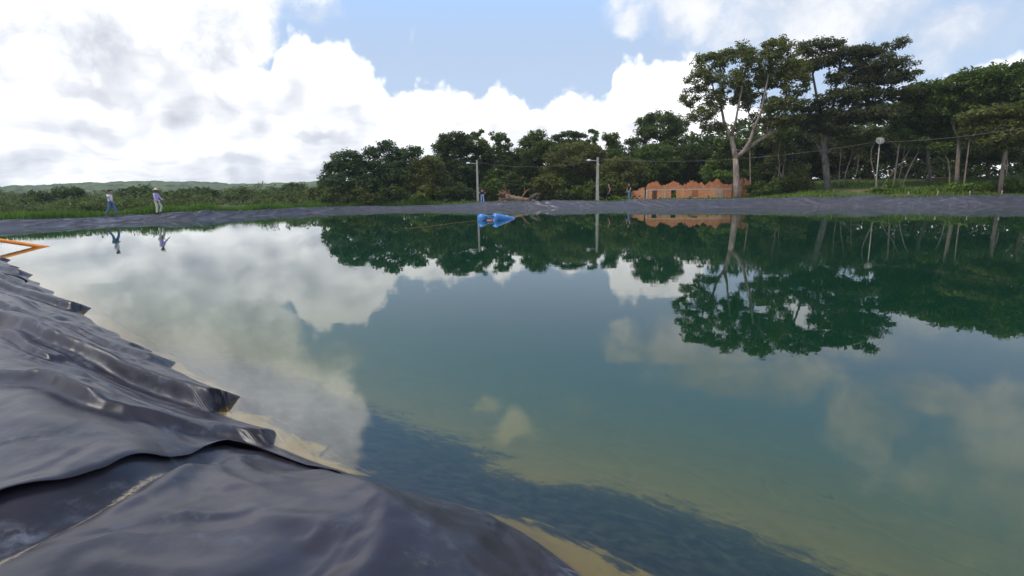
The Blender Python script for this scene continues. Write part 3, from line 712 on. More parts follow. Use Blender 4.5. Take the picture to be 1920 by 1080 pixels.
# ---- the wood along the far bank, left to right
WOOD = 'trees of the wood along the far bank'
TREES = [
 # name, label, px, D, lobes, leaf, bark, kw
 ('broad_tree', 'leftmost dark tree of the wood, its lumpy crown stepping down to the grass', 650, 58, [(652, 300, 28, 15), (672, 318, 26, 18), (628, 322, 20, 16), (612, 342, 13, 14), (640, 345, 34, 18), (690, 345, 24, 22)], 'glossy', 'brown', {}),
 ('broad_tree', 'dark leathery tree with a pointed top and sky showing through its left side', 738, 59, [(722, 274, 15, 10), (700, 288, 17, 10), (744, 292, 22, 14), (772, 288, 18, 12), (722, 312, 28, 14), (752, 326, 34, 24), (716, 345, 34, 18)], 'glossy', 'brown', {}),
 ('round_tree', 'rounded olive tree at the end of the tall grass, left of the first lamp post', 802, 57, [(800, 310, 26, 20), (814, 330, 22, 22), (782, 338, 30, 24), (800, 358, 32, 14)], 'olive', 'brown', {}),
 ('spreading_tree', 'high dark tree with a broad ragged top, just left of the first lamp post', 850, 64, [(850, 260, 26, 10), (832, 274, 22, 12), (866, 276, 28, 14), (846, 300, 36, 20), (868, 326, 34, 24), (845, 350, 40, 18)], 'dark', 'brown', {}),
 ('tufted_tree', 'tree with two airy tufts on top, directly above the first lamp post', 892, 66, [(884, 258, 11, 8), (899, 250, 8, 6), (894, 274, 22, 12), (905, 296, 26, 18), (900, 330, 32, 24)], 'mid', 'grey', dict(rc=.42)),
 ('airy_tree', 'airy-topped tree with thin bare limbs, right of the first lamp post', 940, 64, [(930, 258, 20, 8), (946, 268, 15, 12), (926, 282, 26, 12), (945, 302, 24, 20), (930, 332, 34, 24)], 'mid', 'grey', dict(rc=.4, dens=7.5)),
 ('dark_tree', 'low dark tree filling the dip between the airy tree and the bright round top', 968, 70, [(966, 290, 18, 12), (972, 312, 24, 18), (965, 338, 28, 22)], 'dark', 'brown', {}),
 ('round_tree', 'bright green tree with a tall rounded top behind the uprooted trunk', 1005, 66, [(1006, 256, 18, 10), (992, 268, 18, 12), (1022, 272, 20, 12), (1004, 292, 32, 16), (1000, 320, 30, 22), (1010, 350, 34, 18)], 'mid', 'brown', {}),
 ('flat_tree', 'dark flat-topped tree like a low table, midway between the two lamp posts', 1062, 70, [(1066, 252, 20, 5), (1046, 258, 14, 5), (1086, 256, 12, 6), (1064, 272, 38, 10), (1068, 298, 34, 18)], 'dark', 'brown', dict(flat=.45)),
 ('olive_tree', 'wide olive-brown tree spreading below the flat-topped tree', 1080, 63, [(1080, 282, 34, 14), (1048, 292, 26, 16), (1106, 288, 24, 16), (1082, 308, 44, 18), (1040, 325, 26, 20)], 'olive', 'brown', {}),
 ('slim_tree', 'thin wispy tree poking up left of the second lamp post', 1112, 72, [(1112, 250, 9, 10), (1110, 268, 14, 10), (1114, 286, 18, 14)], 'mid', 'grey', dict(rc=.36, dens=8)),
 ('two_headed_tree', 'dark tree with a small pointed side shoot rising above the second lamp post', 1148, 67, [(1148, 260, 12, 9), (1138, 258, 4, 6), (1152, 276, 16, 12), (1146, 296, 24, 16), (1150, 325, 28, 22)], 'mid', 'brown', {}),
 ('slim_tree', 'narrow dark tree leaning towards the round high crown behind the ruin', 1184, 70, [(1182, 262, 9, 9), (1190, 278, 12, 14), (1184, 300, 20, 18)], 'dark', 'brown', dict(dens=8)),
 ('round_tree', 'tree with a large rounded crown rising alone against the cloud left of the tall trees', 1240, 74, [(1240, 220, 34, 9), (1214, 232, 22, 12), (1268, 236, 21, 12), (1242, 246, 44, 14), (1264, 262, 24, 10), (1208, 258, 18, 12), (1240, 286, 40, 18)], 'mid', 'brown', dict(dens=8)),
 ('green_tree', 'fresh green tree with a low spreading crown just right of the second lamp post', 1165, 60, [(1165, 308, 34, 12), (1145, 322, 26, 12), (1188, 324, 24, 14), (1160, 340, 38, 16)], 'olive', 'brown', {}),
 ('green_tree', 'leafy bright green tree standing just left of the second lamp post', 1074, 63, [(1074, 318, 34, 14), (1092, 334, 30, 18), (1054, 340, 26, 18), (1080, 358, 42, 14)], 'bright', 'brown', {}),
 ('dark_tree', 'dark dense tree behind the left end of the ruined brick wall', 1225, 66, [(1228, 290, 38, 16), (1208, 312, 30, 18), (1250, 312, 34, 20), (1225, 345, 40, 18)], 'mid', 'brown', {}),
 ('dark_tree', 'shadowy tree behind the middle of the ruined brick wall', 1292, 68, [(1290, 292, 38, 18), (1312, 316, 36, 20), (1270, 330, 30, 20), (1300, 350, 36, 16)], 'dark', 'brown', {}),
 ('light_tree', 'light green treetop showing just left of the pale forked trunk', 1318, 72, [(1310, 264, 17, 6), (1330, 276, 24, 9), (1300, 284, 24, 10), (1340, 296, 28, 14)], 'bright', 'brown', dict(dens=7)),
 ('dark_tree', 'dark tree right behind the pale forked trunk', 1375, 66, [(1372, 300, 36, 18), (1350, 322, 30, 20), (1392, 330, 32, 22), (1370, 270, 26, 12)], 'mid', 'brown', {}),
 ('dark_tree', 'deep green tree filling the gap between the two tall trees', 1450, 68, [(1448, 268, 36, 16), (1424, 290, 30, 20), (1476, 296, 32, 22), (1450, 328, 40, 22), (1490, 258, 24, 16)], 'dark', 'brown', {}),
 ('vine_tree', 'straggly yellow-green tree standing low between the two tall trees', 1460, 61, [(1456, 262, 20, 12), (1468, 285, 16, 14), (1448, 302, 15, 10), (1500, 320, 18, 14), (1480, 340, 20, 10)], 'olive', 'pale', dict(dens=7)),
 ('dark_tree', 'shaded tree behind the trunk of the dark feathery tree', 1540, 70, [(1532, 282, 36, 18), (1560, 300, 34, 20), (1520, 318, 30, 20), (1556, 262, 30, 14)], 'dark', 'brown', {}),
 ('dark_tree', 'brownish dark tree behind the dish pole, under the feathery boughs', 1625, 70, [(1622, 256, 38, 14), (1650, 272, 32, 14), (1600, 282, 34, 16), (1628, 296, 34, 10)], 'feather', 'brown', {}),
 ('leafy_tree', 'green tree with a sloping top directly right of the dark feathery tree', 1738, 63, [(1740, 172, 32, 13), (1716, 200, 26, 14), (1764, 192, 34, 16), (1736, 222, 44, 16), (1702, 238, 28, 14), (1760, 248, 40, 16)], 'mid', 'grey', {}),
 ('leafy_tree', 'high pale-trunked tree with a wide layered green crown towards the right end of the wood', 1795, 61, [(1800, 158, 36, 12), (1838, 144, 28, 10), (1868, 132, 16, 7), (1866, 156, 28, 12), (1820, 182, 46, 16), (1778, 208, 32, 12), (1830, 210, 44, 12)], 'mid', 'pale',
  dict(trunk=[(1793, 352), (1795, 320), (1797, 288), (1798, 262)], trunk_r=.17, limbs=[([(1798, 262), (1788, 240), (1778, 215)], .09, .04, .5), ([(1798, 262), (1812, 236), (1826, 205), (1840, 165)], .10, .04, -.5)])),
 ('leafy_tree', 'tall tree cut by the right edge of the photo, highest at the right end', 1925, 62, [(1916, 138, 16, 12), (1945, 128, 30, 14), (1930, 168, 36, 18), (1905, 190, 24, 14), (1970, 170, 40, 24), (1950, 215, 50, 20)], 'mid', 'brown', {}),
 ('drooping_tree', 'grey-olive tree with drooping fan-shaped boughs hanging low at the right end of the wood', 1880, 56, [(1848, 216, 32, 8), (1884, 208, 32, 9), (1832, 238, 22, 9), (1870, 240, 38, 12), (1908, 246, 34, 14), (1888, 262, 42, 9)], 'olive', 'pale',
  dict(trunk=[(1876, 352), (1879, 325), (1883, 298), (1886, 280)], trunk_r=.15, flat=.4, droop=.3)),
 ('dark_tree', 'dark leafy tree low behind the drooping boughs at the right end', 1850, 70, [(1840, 280, 44, 12), (1880, 284, 36, 14), (1810, 270, 30, 14)], 'dark', 'brown', {}),
 ('dark_tree', 'dark tree behind the cluster of pale leaning stems right of the dish pole', 1720, 70, [(1716, 276, 40, 14), (1750, 282, 34, 12), (1690, 280, 28, 14)], 'dark', 'brown', {}),
 ('leafy_tree', 'green tree beyond the right edge of the photo beside the pond corner', 2010, 55, [(2010, 150, 40, 24), (1990, 190, 40, 24), (2040, 200, 50, 28)], 'mid', 'brown', dict(dens=5)),
]
for name, label, px, D, lobes, leaf, bark, kw in TREES:
    k = dict(dens=11, rc=.56, nl=62, size=.27); k.update(kw)
    tree(name, label, 'tree', px, D, lobes, leaf, bark, group=WOOD, **k)

# ------------------------------------------------------------------ bushes
def bush(label, px, D, lobes, leaf='mid', group='bushes at the foot of the wood', dens=11, rc=.38, nl=40, size=.27, name='bush', **kw):
    base = gpt(px, D); base[2] -= .1
    L = px_lobes(lobes, D, base, .9, .08)
    C = sample_lobes(L, dens, .3); C = C[C[:, 2] > -.1]
    root = empty(name, base); tag(root, label, 'bush', group)
    T = Tubes()
    for c in C[rng.permutation(len(C))[:min(len(C), 14)]]:
        T.add([(c[0] * .1, c[1] * .1, -.1), (c[0] * .4, c[1] * .4, c[2] * .5), c], [.03, .02, .008], 4, cap=False)
    T.build('stems', BARK['brown'], root)
    V, F = leaf_mesh(C, rc, nl, size, .7)
    mesh_obj('foliage', V, F, LEAF[leaf], root)
    return root
BUSHES = [
 ('pale olive bush at the left foot of the leftmost dark tree of the wood', 622, 56, [(622, 366, 20, 12), (606, 372, 14, 8)], 'scrub'),
 ('brownish bush under the pointed leathery tree, above the tall grass', 672, 56, [(672, 364, 26, 14), (690, 372, 18, 8)], 'olive'),
 ('dark bush between the leathery tree and the rounded olive tree', 738, 56, [(738, 364, 28, 14), (716, 372, 18, 8)], 'dark'),
 ('small bright bush at the right end of the tall grass', 785, 55, [(785, 370, 14, 8)], 'bright'),
 ('dark leafy bush left of the foot of the first lamp post', 850, 57, [(850, 358, 30, 16), (826, 366, 20, 10), (874, 364, 16, 10)], 'dark'),
 ('green bush behind the man standing at the first lamp post', 922, 58, [(922, 352, 24, 14), (906, 362, 16, 10), (940, 364, 16, 10)], 'mid'),
 ('dark bush behind the roots of the uprooted trunk', 962, 60, [(962, 342, 26, 16), (980, 354, 22, 12)], 'dark'),
 ('olive bush hanging over the right end of the uprooted trunk', 1030, 57, [(1030, 346, 26, 18), (1046, 362, 24, 12), (1012, 342, 16, 10)], 'olive'),
 ('shadowy bush right of the uprooted trunk, below the bright green tree', 1096, 58, [(1096, 362, 30, 12), (1120, 352, 20, 14)], 'mid'),
 ('yellowish bush between the second lamp post and the walking man in black', 1150, 57, [(1150, 350, 16, 14), (1164, 360, 16, 10)], 'olive'),
 ('low weedy bush between the two men in black', 1164, 55, [(1160, 371, 14, 5), (1176, 372, 10, 4)], 'weed'),
 ('dark bush behind the perforated left end of the brick ruin', 1200, 64, [(1196, 340, 22, 16), (1216, 332, 18, 12)], 'dark'),
 ('climbing green bush on top of the rubble behind the right half of the ruin', 1348, 62, [(1350, 328, 22, 6), (1330, 330, 14, 8), (1326, 318, 5, 8), (1364, 334, 14, 6)], 'bright'),
 ('small green bush growing inside the ruin behind its left window', 1270, 61, [(1271, 364, 8, 9)], 'bright'),
 ('round green bush at the right corner of the brick ruin', 1424, 56, [(1420, 352, 18, 12), (1436, 360, 20, 8), (1450, 350, 14, 10)], 'mid'),
 ('pale green bush under the yellow-green vine tree', 1478, 58, [(1478, 346, 26, 12), (1502, 352, 22, 10), (1496, 334, 18, 10)], 'olive'),
 ('low bush at the right of the foot of the feathery tree', 1588, 60, [(1586, 354, 16, 7), (1602, 358, 12, 5)], 'weed'),
 ('small leafy weed clump at the foot of the dish pole', 1646, 55, [(1648, 358, 12, 6), (1662, 355, 10, 5)], 'weed'),
 ('weed clump below the pale leaning stems', 1676, 57, [(1676, 350, 14, 5)], 'weed'),
 ('large bright green bush on the bank at the right end of the photo', 1870, 57.5, [(1852, 353, 28, 9), (1884, 349, 26, 10), (1908, 352, 24, 9), (1838, 359, 16, 5)], 'bright'),
 ('green bush on the slope left of the large bright bush', 1800, 56, [(1796, 354, 20, 5), (1818, 352, 12, 4)], 'weed'),
 ('bush beyond the right edge of the photo', 1960, 58, [(1955, 346, 32, 12)], 'bright'),
]
for label, px, D, lobes, leaf in BUSHES:
    bush(label, px, D, lobes, leaf)
# ---- pale slender stems in the shade on the right
SLENDER = [
 ('pale twisted stem standing just left of the dish pole', 1636, 58, [(1648, 348), (1640, 330), (1633, 300), (1634, 280), (1642, 262)], [(1644, 252, 16, 8)], .05),
 ('pale upright stem, thickest of the leaning cluster right of the dish pole', 1676, 59, [(1675, 349), (1679, 320), (1684, 286), (1686, 268)], [(1688, 256, 18, 9)], .085),
 ('thin stem crossing the cluster, leaning far to the right', 1660, 59, [(1651, 350), (1672, 325), (1690, 306), (1706, 280)], [(1710, 264, 16, 8)], .04),
 ('slim stem close right of the upright pale stem', 1682, 60, [(1681, 349), (1688, 325), (1693, 300), (1697, 274)], [(1700, 262, 14, 8)], .045),
 ('grey stem leaning right at the end of the cluster', 1700, 59, [(1691, 348), (1701, 325), (1712, 302), (1722, 286)], [(1728, 270, 16, 8)], .06),
 ('short pale bent stem left of the high pale-trunked tree', 1781, 58, [(1781, 347), (1781, 325), (1778, 302), (1772, 290)], [(1768, 278, 14, 7)], .055),
 ('straight brown stem right of the high pale-trunked tree', 1810, 60, [(1808, 341), (1812, 310), (1818, 262)], [(1820, 248, 16, 8)], .07),
 ('dark thin stem beside the drooping tree trunk', 1888, 60, [(1886, 344), (1889, 310), (1888, 284)], [(1890, 270, 16, 8)], .06),
 ('white leaning stem right of the feathery tree trunk', 1588, 60, [(1580, 352), (1587, 320), (1597, 292), (1600, 274)], [(1602, 262, 16, 8)], .055),
 ('slim pale stem next to the feathery tree trunk', 1573, 60, [(1573, 352), (1574, 320), (1578, 278)], [(1580, 264, 14, 8)], .05),
 ('thin stem midway between the feathery tree and the dish pole', 1604, 60, [(1601, 351), (1606, 322), (1612, 290)], [(1614, 276, 14, 8)], .045),
 ('straight thin grey trunk right behind the right corner of the ruin', 1406, 62, [(1407, 372), (1407, 330), (1406, 285)], [(1406, 270, 18, 9)], .08),
 ('white crooked stem, left one of two between the two tall trees', 1458, 59, [(1456, 340), (1462, 312), (1459, 288), (1464, 262)], [(1466, 250, 14, 8)], .045),
 ('second white crooked stem, right of the first between the two tall trees', 1474, 60, [(1472, 345), (1468, 318), (1473, 296), (1470, 270)], [(1472, 258, 14, 8)], .04),
]
for label, px, D, tr, lob, r in SLENDER:
    tree('slender_tree', label, 'tree', tr[0][0], D, lob, 'mid', 'pale', dens=9, rc=.4, nl=34, size=.28, trunk=tr, trunk_r=r, group='pale slender stems in the wood', tip=.009)
# ---- the deep wood behind, read as one mass
def leaf_stuff(name, label, pts, rc, nl, size, leaf, cat, flat=.7, group=None):
    V, F = leaf_mesh(np.asarray(pts), rc, nl, size, flat)
    o = mesh_obj(name, V, F, LEAF[leaf]); tag(o, label, cat, kind='stuff'); return o
_p = []
for i in range(1500):
    px = rng.uniform(615, 1500); D = rng.uniform(70, 84); b = gpt(px, D)
    top = np.interp(px, [615, 660, 740, 850, 960, 1060, 1180, 1240, 1400, 1500], [2.2, 3.2, 4.6, 5.8, 5.2, 6.2, 5.6, 6.4, 7, 7])
    b[2] += rng.uniform(0, top); _p.append(b)
for i in range(1500):
    px = rng.uniform(1500, 2060); D = rng.uniform(74, 105); b = gpt(px, D); b[2] += (rng.uniform(3.4, 8.5) if rng.random() < .45 else rng.uniform(0, 4.2)); _p.append(b)
leaf_stuff('deep_wood', 'dark depths of the wood behind the far bank trees', _p, .85, 26, .55, 'dark', 'wood')
# ------------------------------------------------------------------ left: scrub plain, hills, tall grass
_p = []
for i in range(330):
    px = rng.uniform(-170, 640); D = 60 + 150 * rng.random() ** 1.35; b = gpt(px, D)
    r = rng.uniform(1.2, 2.6) * (1 + (D - 60) * .006); h = (1.0 + 1.7 * vnoise(b[0] * .06, b[1] * .06, 71)) * rng.uniform(.8, 1.15) + (D - 62) * .007
    if D < 70: h *= .75
    k = int(7 * r); o = rng.normal(size=(k, 3)); o /= np.linalg.norm(o, axis=1)[:, None]; o[:, 2] = np.abs(o[:, 2]); o *= rng.uniform(.55, 1, (k, 1))
    _p += list(b + o * np.array([r, r, h]))
leaf_stuff('scrub', 'low dark scrub covering the plain beyond the tall grass', _p, .6, 26, .30, 'scrub', 'scrub', .6)
SCRUB = [
 ('low round scrub tree near the left edge of the photo', 60, 84, [(58, 372, 22, 9), (76, 376, 14, 6)], 'dark'),
 ('dark scrub tree with a rounded top against the pale hill, left of the walking men', 124, 92, [(124, 362, 20, 9), (110, 368, 16, 8), (142, 366, 14, 7)], 'dark'),
 ('yellow-green bush behind the man in the white shirt', 158, 66, [(158, 386, 9, 5), (168, 390, 10, 4), (148, 391, 10, 3)], 'yellow'),
 ('dense scrub tree between the two walking men', 262, 90, [(262, 356, 18, 9), (246, 364, 20, 9), (278, 362, 20, 9)], 'dark'),
 ('low olive scrub tree right of the man in the straw hat', 318, 80, [(318, 368, 18, 8), (334, 372, 16, 6)], 'scrub'),
 ('broad scrub tree on the plain, halfway to the wood', 372, 94, [(372, 360, 26, 8), (350, 365, 18, 8), (394, 364, 18, 7)], 'dark'),
 ('greyish scrub tree left of the dark round scrub tree', 452, 88, [(452, 362, 22, 8), (470, 366, 18, 8), (434, 368, 14, 6)], 'scrub'),
 ('dark round scrub tree standing out against the sky near the wood', 548, 84, [(548, 352, 20, 8), (530, 358, 14, 7), (566, 358, 16, 8), (548, 366, 26, 8)], 'dark'),
 ('pale olive scrub tree leaning on the left edge of the wood', 592, 70, [(592, 362, 16, 10), (578, 370, 14, 6)], 'olive'),
]
for label, px, D, lobes, leaf in SCRUB:
    bush(label, px, D, lobes, leaf, 'scrub trees on the plain', dens=7, rc=.5, nl=30, size=.34, name='scrub_tree')
def build_hills():
    m_, n, out = new_mat('wooded_hill')
    P = n.geo(); v = n.voro(P, .16, 'F1', 'Color'); a = n.noise(P, .012, 4, .6); b = n.noise(P, .3, 4, .6)
    c = n.mix(n.xyz(v)[0], (.035, .055, .026), (.120, .145, .060)); c = n.mix(n.mr(a, .45, .62), c, (.115, .15, .06)); c = n.mix(n.mr(b, .3, .6, .4, 0), c, (.04, .06, .03))
    principled(n, out, c, .95, .1)
    nu, nv = 560, 300
    az = np.linspace(-60, 24, nu)[:, None]; r = (330 + 300 * np.linspace(0, 1, nv) ** 1.0)[None, :]
    x = r * np.sin(np.radians(az)); y = r * np.cos(np.radians(az))
    prof = sstep(r, 345, 590) * (5.2 + 4.5 * (fbm(az * .09 + 3, 0 * az, 3, 91)) + 1.2 * np.sin(az * .33)) * (1 - .45 * sstep(az, -14, 6))
    crown = np.zeros_like(x)
    qx, qy = x / 5.5, y / 5.5; best = np.full_like(x, 9.)
    for i in (-1, 0, 1):
        for j in (-1, 0, 1):
            ix = np.floor(qx) + i; iy = np.floor(qy) + j
            best = np.minimum(best, np.hypot(qx - ix - hash2(ix, iy, 5), qy - iy - hash2(ix, iy, 6)))
    z = -1.0 + prof + (2.6 * np.sqrt(np.clip(1 - best ** 2, 0, 1)) * hash2(np.floor(qx), np.floor(qy), 9).clip(.5, 1) + 2.2 * (vnoise(x * .09, y * .09, 3))) * sstep(r, 340, 380)
    o = mesh_obj('hills', np.stack([x, y, z], -1).reshape(-1, 3), grid_faces(nu, nv), m_, smooth=True); tag(o, kind='structure')
build_hills()
def blades(pts, h, w, lean=.35):
    n = len(pts); a = rng.uniform(0, 2 * math.pi, n); d = np.stack([np.cos(a), np.sin(a), 0 * a], -1); s_ = np.stack([-np.sin(a), np.cos(a), 0 * a], -1)
    h = h[:, None]; l = (rng.uniform(.1, 1, n) * lean)[:, None] * h; up = np.array([0, 0, 1.]); w = np.broadcast_to(w, (n,))[:, None]
    p0 = pts; p1 = pts + up * h * .6 + d * l * .35; p2 = pts + up * h + d * l
    V = np.stack([p0 - s_ * w, p0 + s_ * w, p1 + s_ * w * .7, p1 - s_ * w * .7, p2 + s_ * w * .1, p2 - s_ * w * .1], 1).reshape(-1, 3)
    b = np.arange(n)[:, None] * 6
    F = np.concatenate([b + np.array([[0, 1, 2, 3]]), b + np.array([[3, 2, 4, 5]])], 0)
    return V, F
def build_grass():
    sel = np.where((SHORE[:, 1] > 28) & (SHORE[:, 0] < -1) & (SHORE[:, 0] > -33))[0]
    i = rng.choice(sel, 42000); t = 2.3 + 9 * rng.random(len(i)) ** 1.5
    p = SHORE[i] + NRM[i] * t[:, None] + rng.normal(size=(len(i), 2)) * .1
    h = .66 * (.55 + .8 * vnoise(p[:, 0] * .5, p[:, 1] * .5, 3)) * rng.uniform(.6, 1.15, len(i)) * np.interp(p[:, 0], [-32, -14, -6, -1], [1.0, 1.0, .55, .3])
    P = np.concatenate([p, gz(p[:, 0], p[:, 1])[:, None] - .03], 1)
    V, F = blades(P, h, rng.uniform(.012, .03, len(i)))
    o = mesh_obj('tall_grass', V, F, LEAF['grass']); tag(o, 'tall bright green grass behind the left bank', 'grass', kind='stuff')
    sel = np.where((SHORE[:, 1] > 30) & (SHORE[:, 0] > -6))[0]
    i = rng.choice(sel, 52000); t = 1.6 + 15 * rng.random(len(i)) ** 1.3
    p = SHORE[i] + NRM[i] * t[:, None] + rng.normal(size=(len(i), 2)) * .3
    k = fbm(p[:, 0] * .35, p[:, 1] * .35, 3, 12) > .47; k |= t < 2.0; p = p[k]; t = t[k]
    P = np.concatenate([p, gz(p[:, 0], p[:, 1])[:, None] - .02], 1)
    V, F = blades(P, np.where(t < 2.2, .12, .26) * rng.uniform(.4, 1.3, len(P)), rng.uniform(.02, .05, len(P)), .9)
    o = mesh_obj('short_grass', V, F, LEAF['weed']); tag(o, 'short patchy grass and weeds on the slope behind the right bank', 'grass', kind='stuff')
build_grass()

# ------------------------------------------------------------------ generic solids
class MB:
    def __init__(s): s.V = []; s.F = []
    def box(s, lo, hi, top=1.0):
        lo = np.array(lo, float); hi = np.array(hi, float); b = len(s.V); c = (lo + hi) / 2
        for z in (0, 1):
            for x, y in ((0, 0), (1, 0), (1, 1), (0, 1)):
                p = np.array([(lo, hi)[x][0], (lo, hi)[y][1], (lo, hi)[z][2]])
                if z: p[:2] = c[:2] + (p[:2] - c[:2]) * top
                s.V.append(p)
        s.F += [[b + i for i in f] for f in ((3, 2, 1, 0), (4, 5, 6, 7), (0, 1, 5, 4), (1, 2, 6, 5), (2, 3, 7, 6), (3, 0, 4, 7))]
    def build(s, name, mat, parent=None): return mesh_obj(name, s.V, s.F, mat, parent)
M['concrete'] = mat_simple('grey_concrete', (.34, .32, .285), .9, .22, 3, .2, .3)
M['metal'] = mat_simple('galvanised_metal', (.42, .43, .44), .45, .12, 8)
M['white'] = mat_simple('white_paint', (.80, .80, .78), .5, .06, 8)
M['cable'] = mat_simple('cable_sheath', (.13, .10, .095), .6, .3, 8)
M['blue'] = mat_simple('faded_blue_plastic', (.050, .200, .50), .38, .18, 3.5)
M['orange'] = mat_simple('orange_plastic', (.78, .24, .025), .45, .15, 4)
M['black'] = mat_simple('black_rubber', (.02, .02, .022), .5, .2, 10)
M['wood'] = mat_simple('grey_weathered_wood', (.24, .20, .16), .9, .3, 7, .2, .4)

# ------------------------------------------------------------------ ruined brick wall
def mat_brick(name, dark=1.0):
    m_, n, out = new_mat(name)
    P = n.n.new('ShaderNodeTexCoord').outputs['Object']; x, y, z = n.xyz(P)
    bt = n.n.new('ShaderNodeTexBrick'); n.put(bt.inputs['Vector'], n.comb(n.m('ADD', x, y), z, 0.0))
    bt.inputs['Scale'].default_value = 1.0; bt.inputs['Brick Width'].default_value = .24; bt.inputs['Row Height'].default_value = .10; bt.inputs['Mortar Size'].default_value = .011
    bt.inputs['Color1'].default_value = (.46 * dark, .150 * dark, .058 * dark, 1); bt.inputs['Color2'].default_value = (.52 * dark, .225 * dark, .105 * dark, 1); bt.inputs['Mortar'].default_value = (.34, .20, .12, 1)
    bt.inputs['Bias'].default_value = -.1
    f = n.noise(P, 1.1, 5, .6); g = n.noise(P, 6, 4, .6); e = n.noise(n.comb(n.m('MULTIPLY', x, 2.2), y, n.m('MULTIPLY', z, 7)), 1.3, 4, .6)
    c = n.mix(n.mr(f, .4, .75, 0, .4), bt.outputs['Color'], (.46, .25, .13)); c = n.mix(n.mr(e, .58, .75, 0, .6), c, (.60, .42, .26)); c = n.mix(n.mr(g, .56, .74, 0, .65), c, (.20, .10, .055))
    up_ = n.m('MULTIPLY', n.mr(z, 1.25, 1.6), n.mr(n.noise(P, 2.3, 5, .7), .40, .62, .15, .8))
    c = n.mix(up_, c, (.30, .105, .05))                                    # weathered red top courses
    c = n.mix(n.m('MULTIPLY', n.mr(n.noise(n.comb(x, y, n.m('MULTIPLY', z, .3)), 1.7, 4, .6), .54, .68), .45), c, (.50, .30, .16))
    principled(n, out, c, .95, .15, n.bump(bt.outputs['Fac'], -.4, .02))
    return m_
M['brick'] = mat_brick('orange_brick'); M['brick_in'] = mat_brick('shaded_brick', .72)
def cell_wall(name, mat, parent, nu, nv, present, cu, cv, th, off=(0, 0, 0)):
    """a wall of thickness th made of brick courses; present[i, j] says which bricks still stand"""
    V = []; F = []; idx = {}
    def vid(i, j, k):
        if (i, j, k) not in idx:
            jit = (hash2(np.array(i), np.array(j), 7) - .5) * .25
            idx[(i, j, k)] = len(V); V.append((off[0] + (i + jit) * cu, off[1] + k * th, off[2] + j * cv))
        return idx[(i, j, k)]
    g = lambda i, j: 0 <= i < nu and 0 <= j < nv and present[i, j]
    for i in range(nu):
        for j in range(nv):
            if not present[i, j]: continue
            F.append([vid(i, j, 0), vid(i + 1, j, 0), vid(i + 1, j + 1, 0), vid(i, j + 1, 0)])
            F.append([vid(i + 1, j, 1), vid(i, j, 1), vid(i, j + 1, 1), vid(i + 1, j + 1, 1)])
            if not g(i - 1, j): F.append([vid(i, j, 1), vid(i, j, 0), vid(i, j + 1, 0), vid(i, j + 1, 1)])
            if not g(i + 1, j): F.append([vid(i + 1, j, 0), vid(i + 1, j, 1), vid(i + 1, j + 1, 1), vid(i + 1, j + 1, 0)])
            if not g(i, j + 1): F.append([vid(i, j + 1, 0), vid(i + 1, j + 1, 0), vid(i + 1, j + 1, 1), vid(i, j + 1, 1)])
            if not g(i, j - 1): F.append([vid(i, j, 1), vid(i + 1, j, 1), vid(i + 1, j, 0), vid(i, j, 0)])
    return mesh_obj(name, V, F, mat, parent)
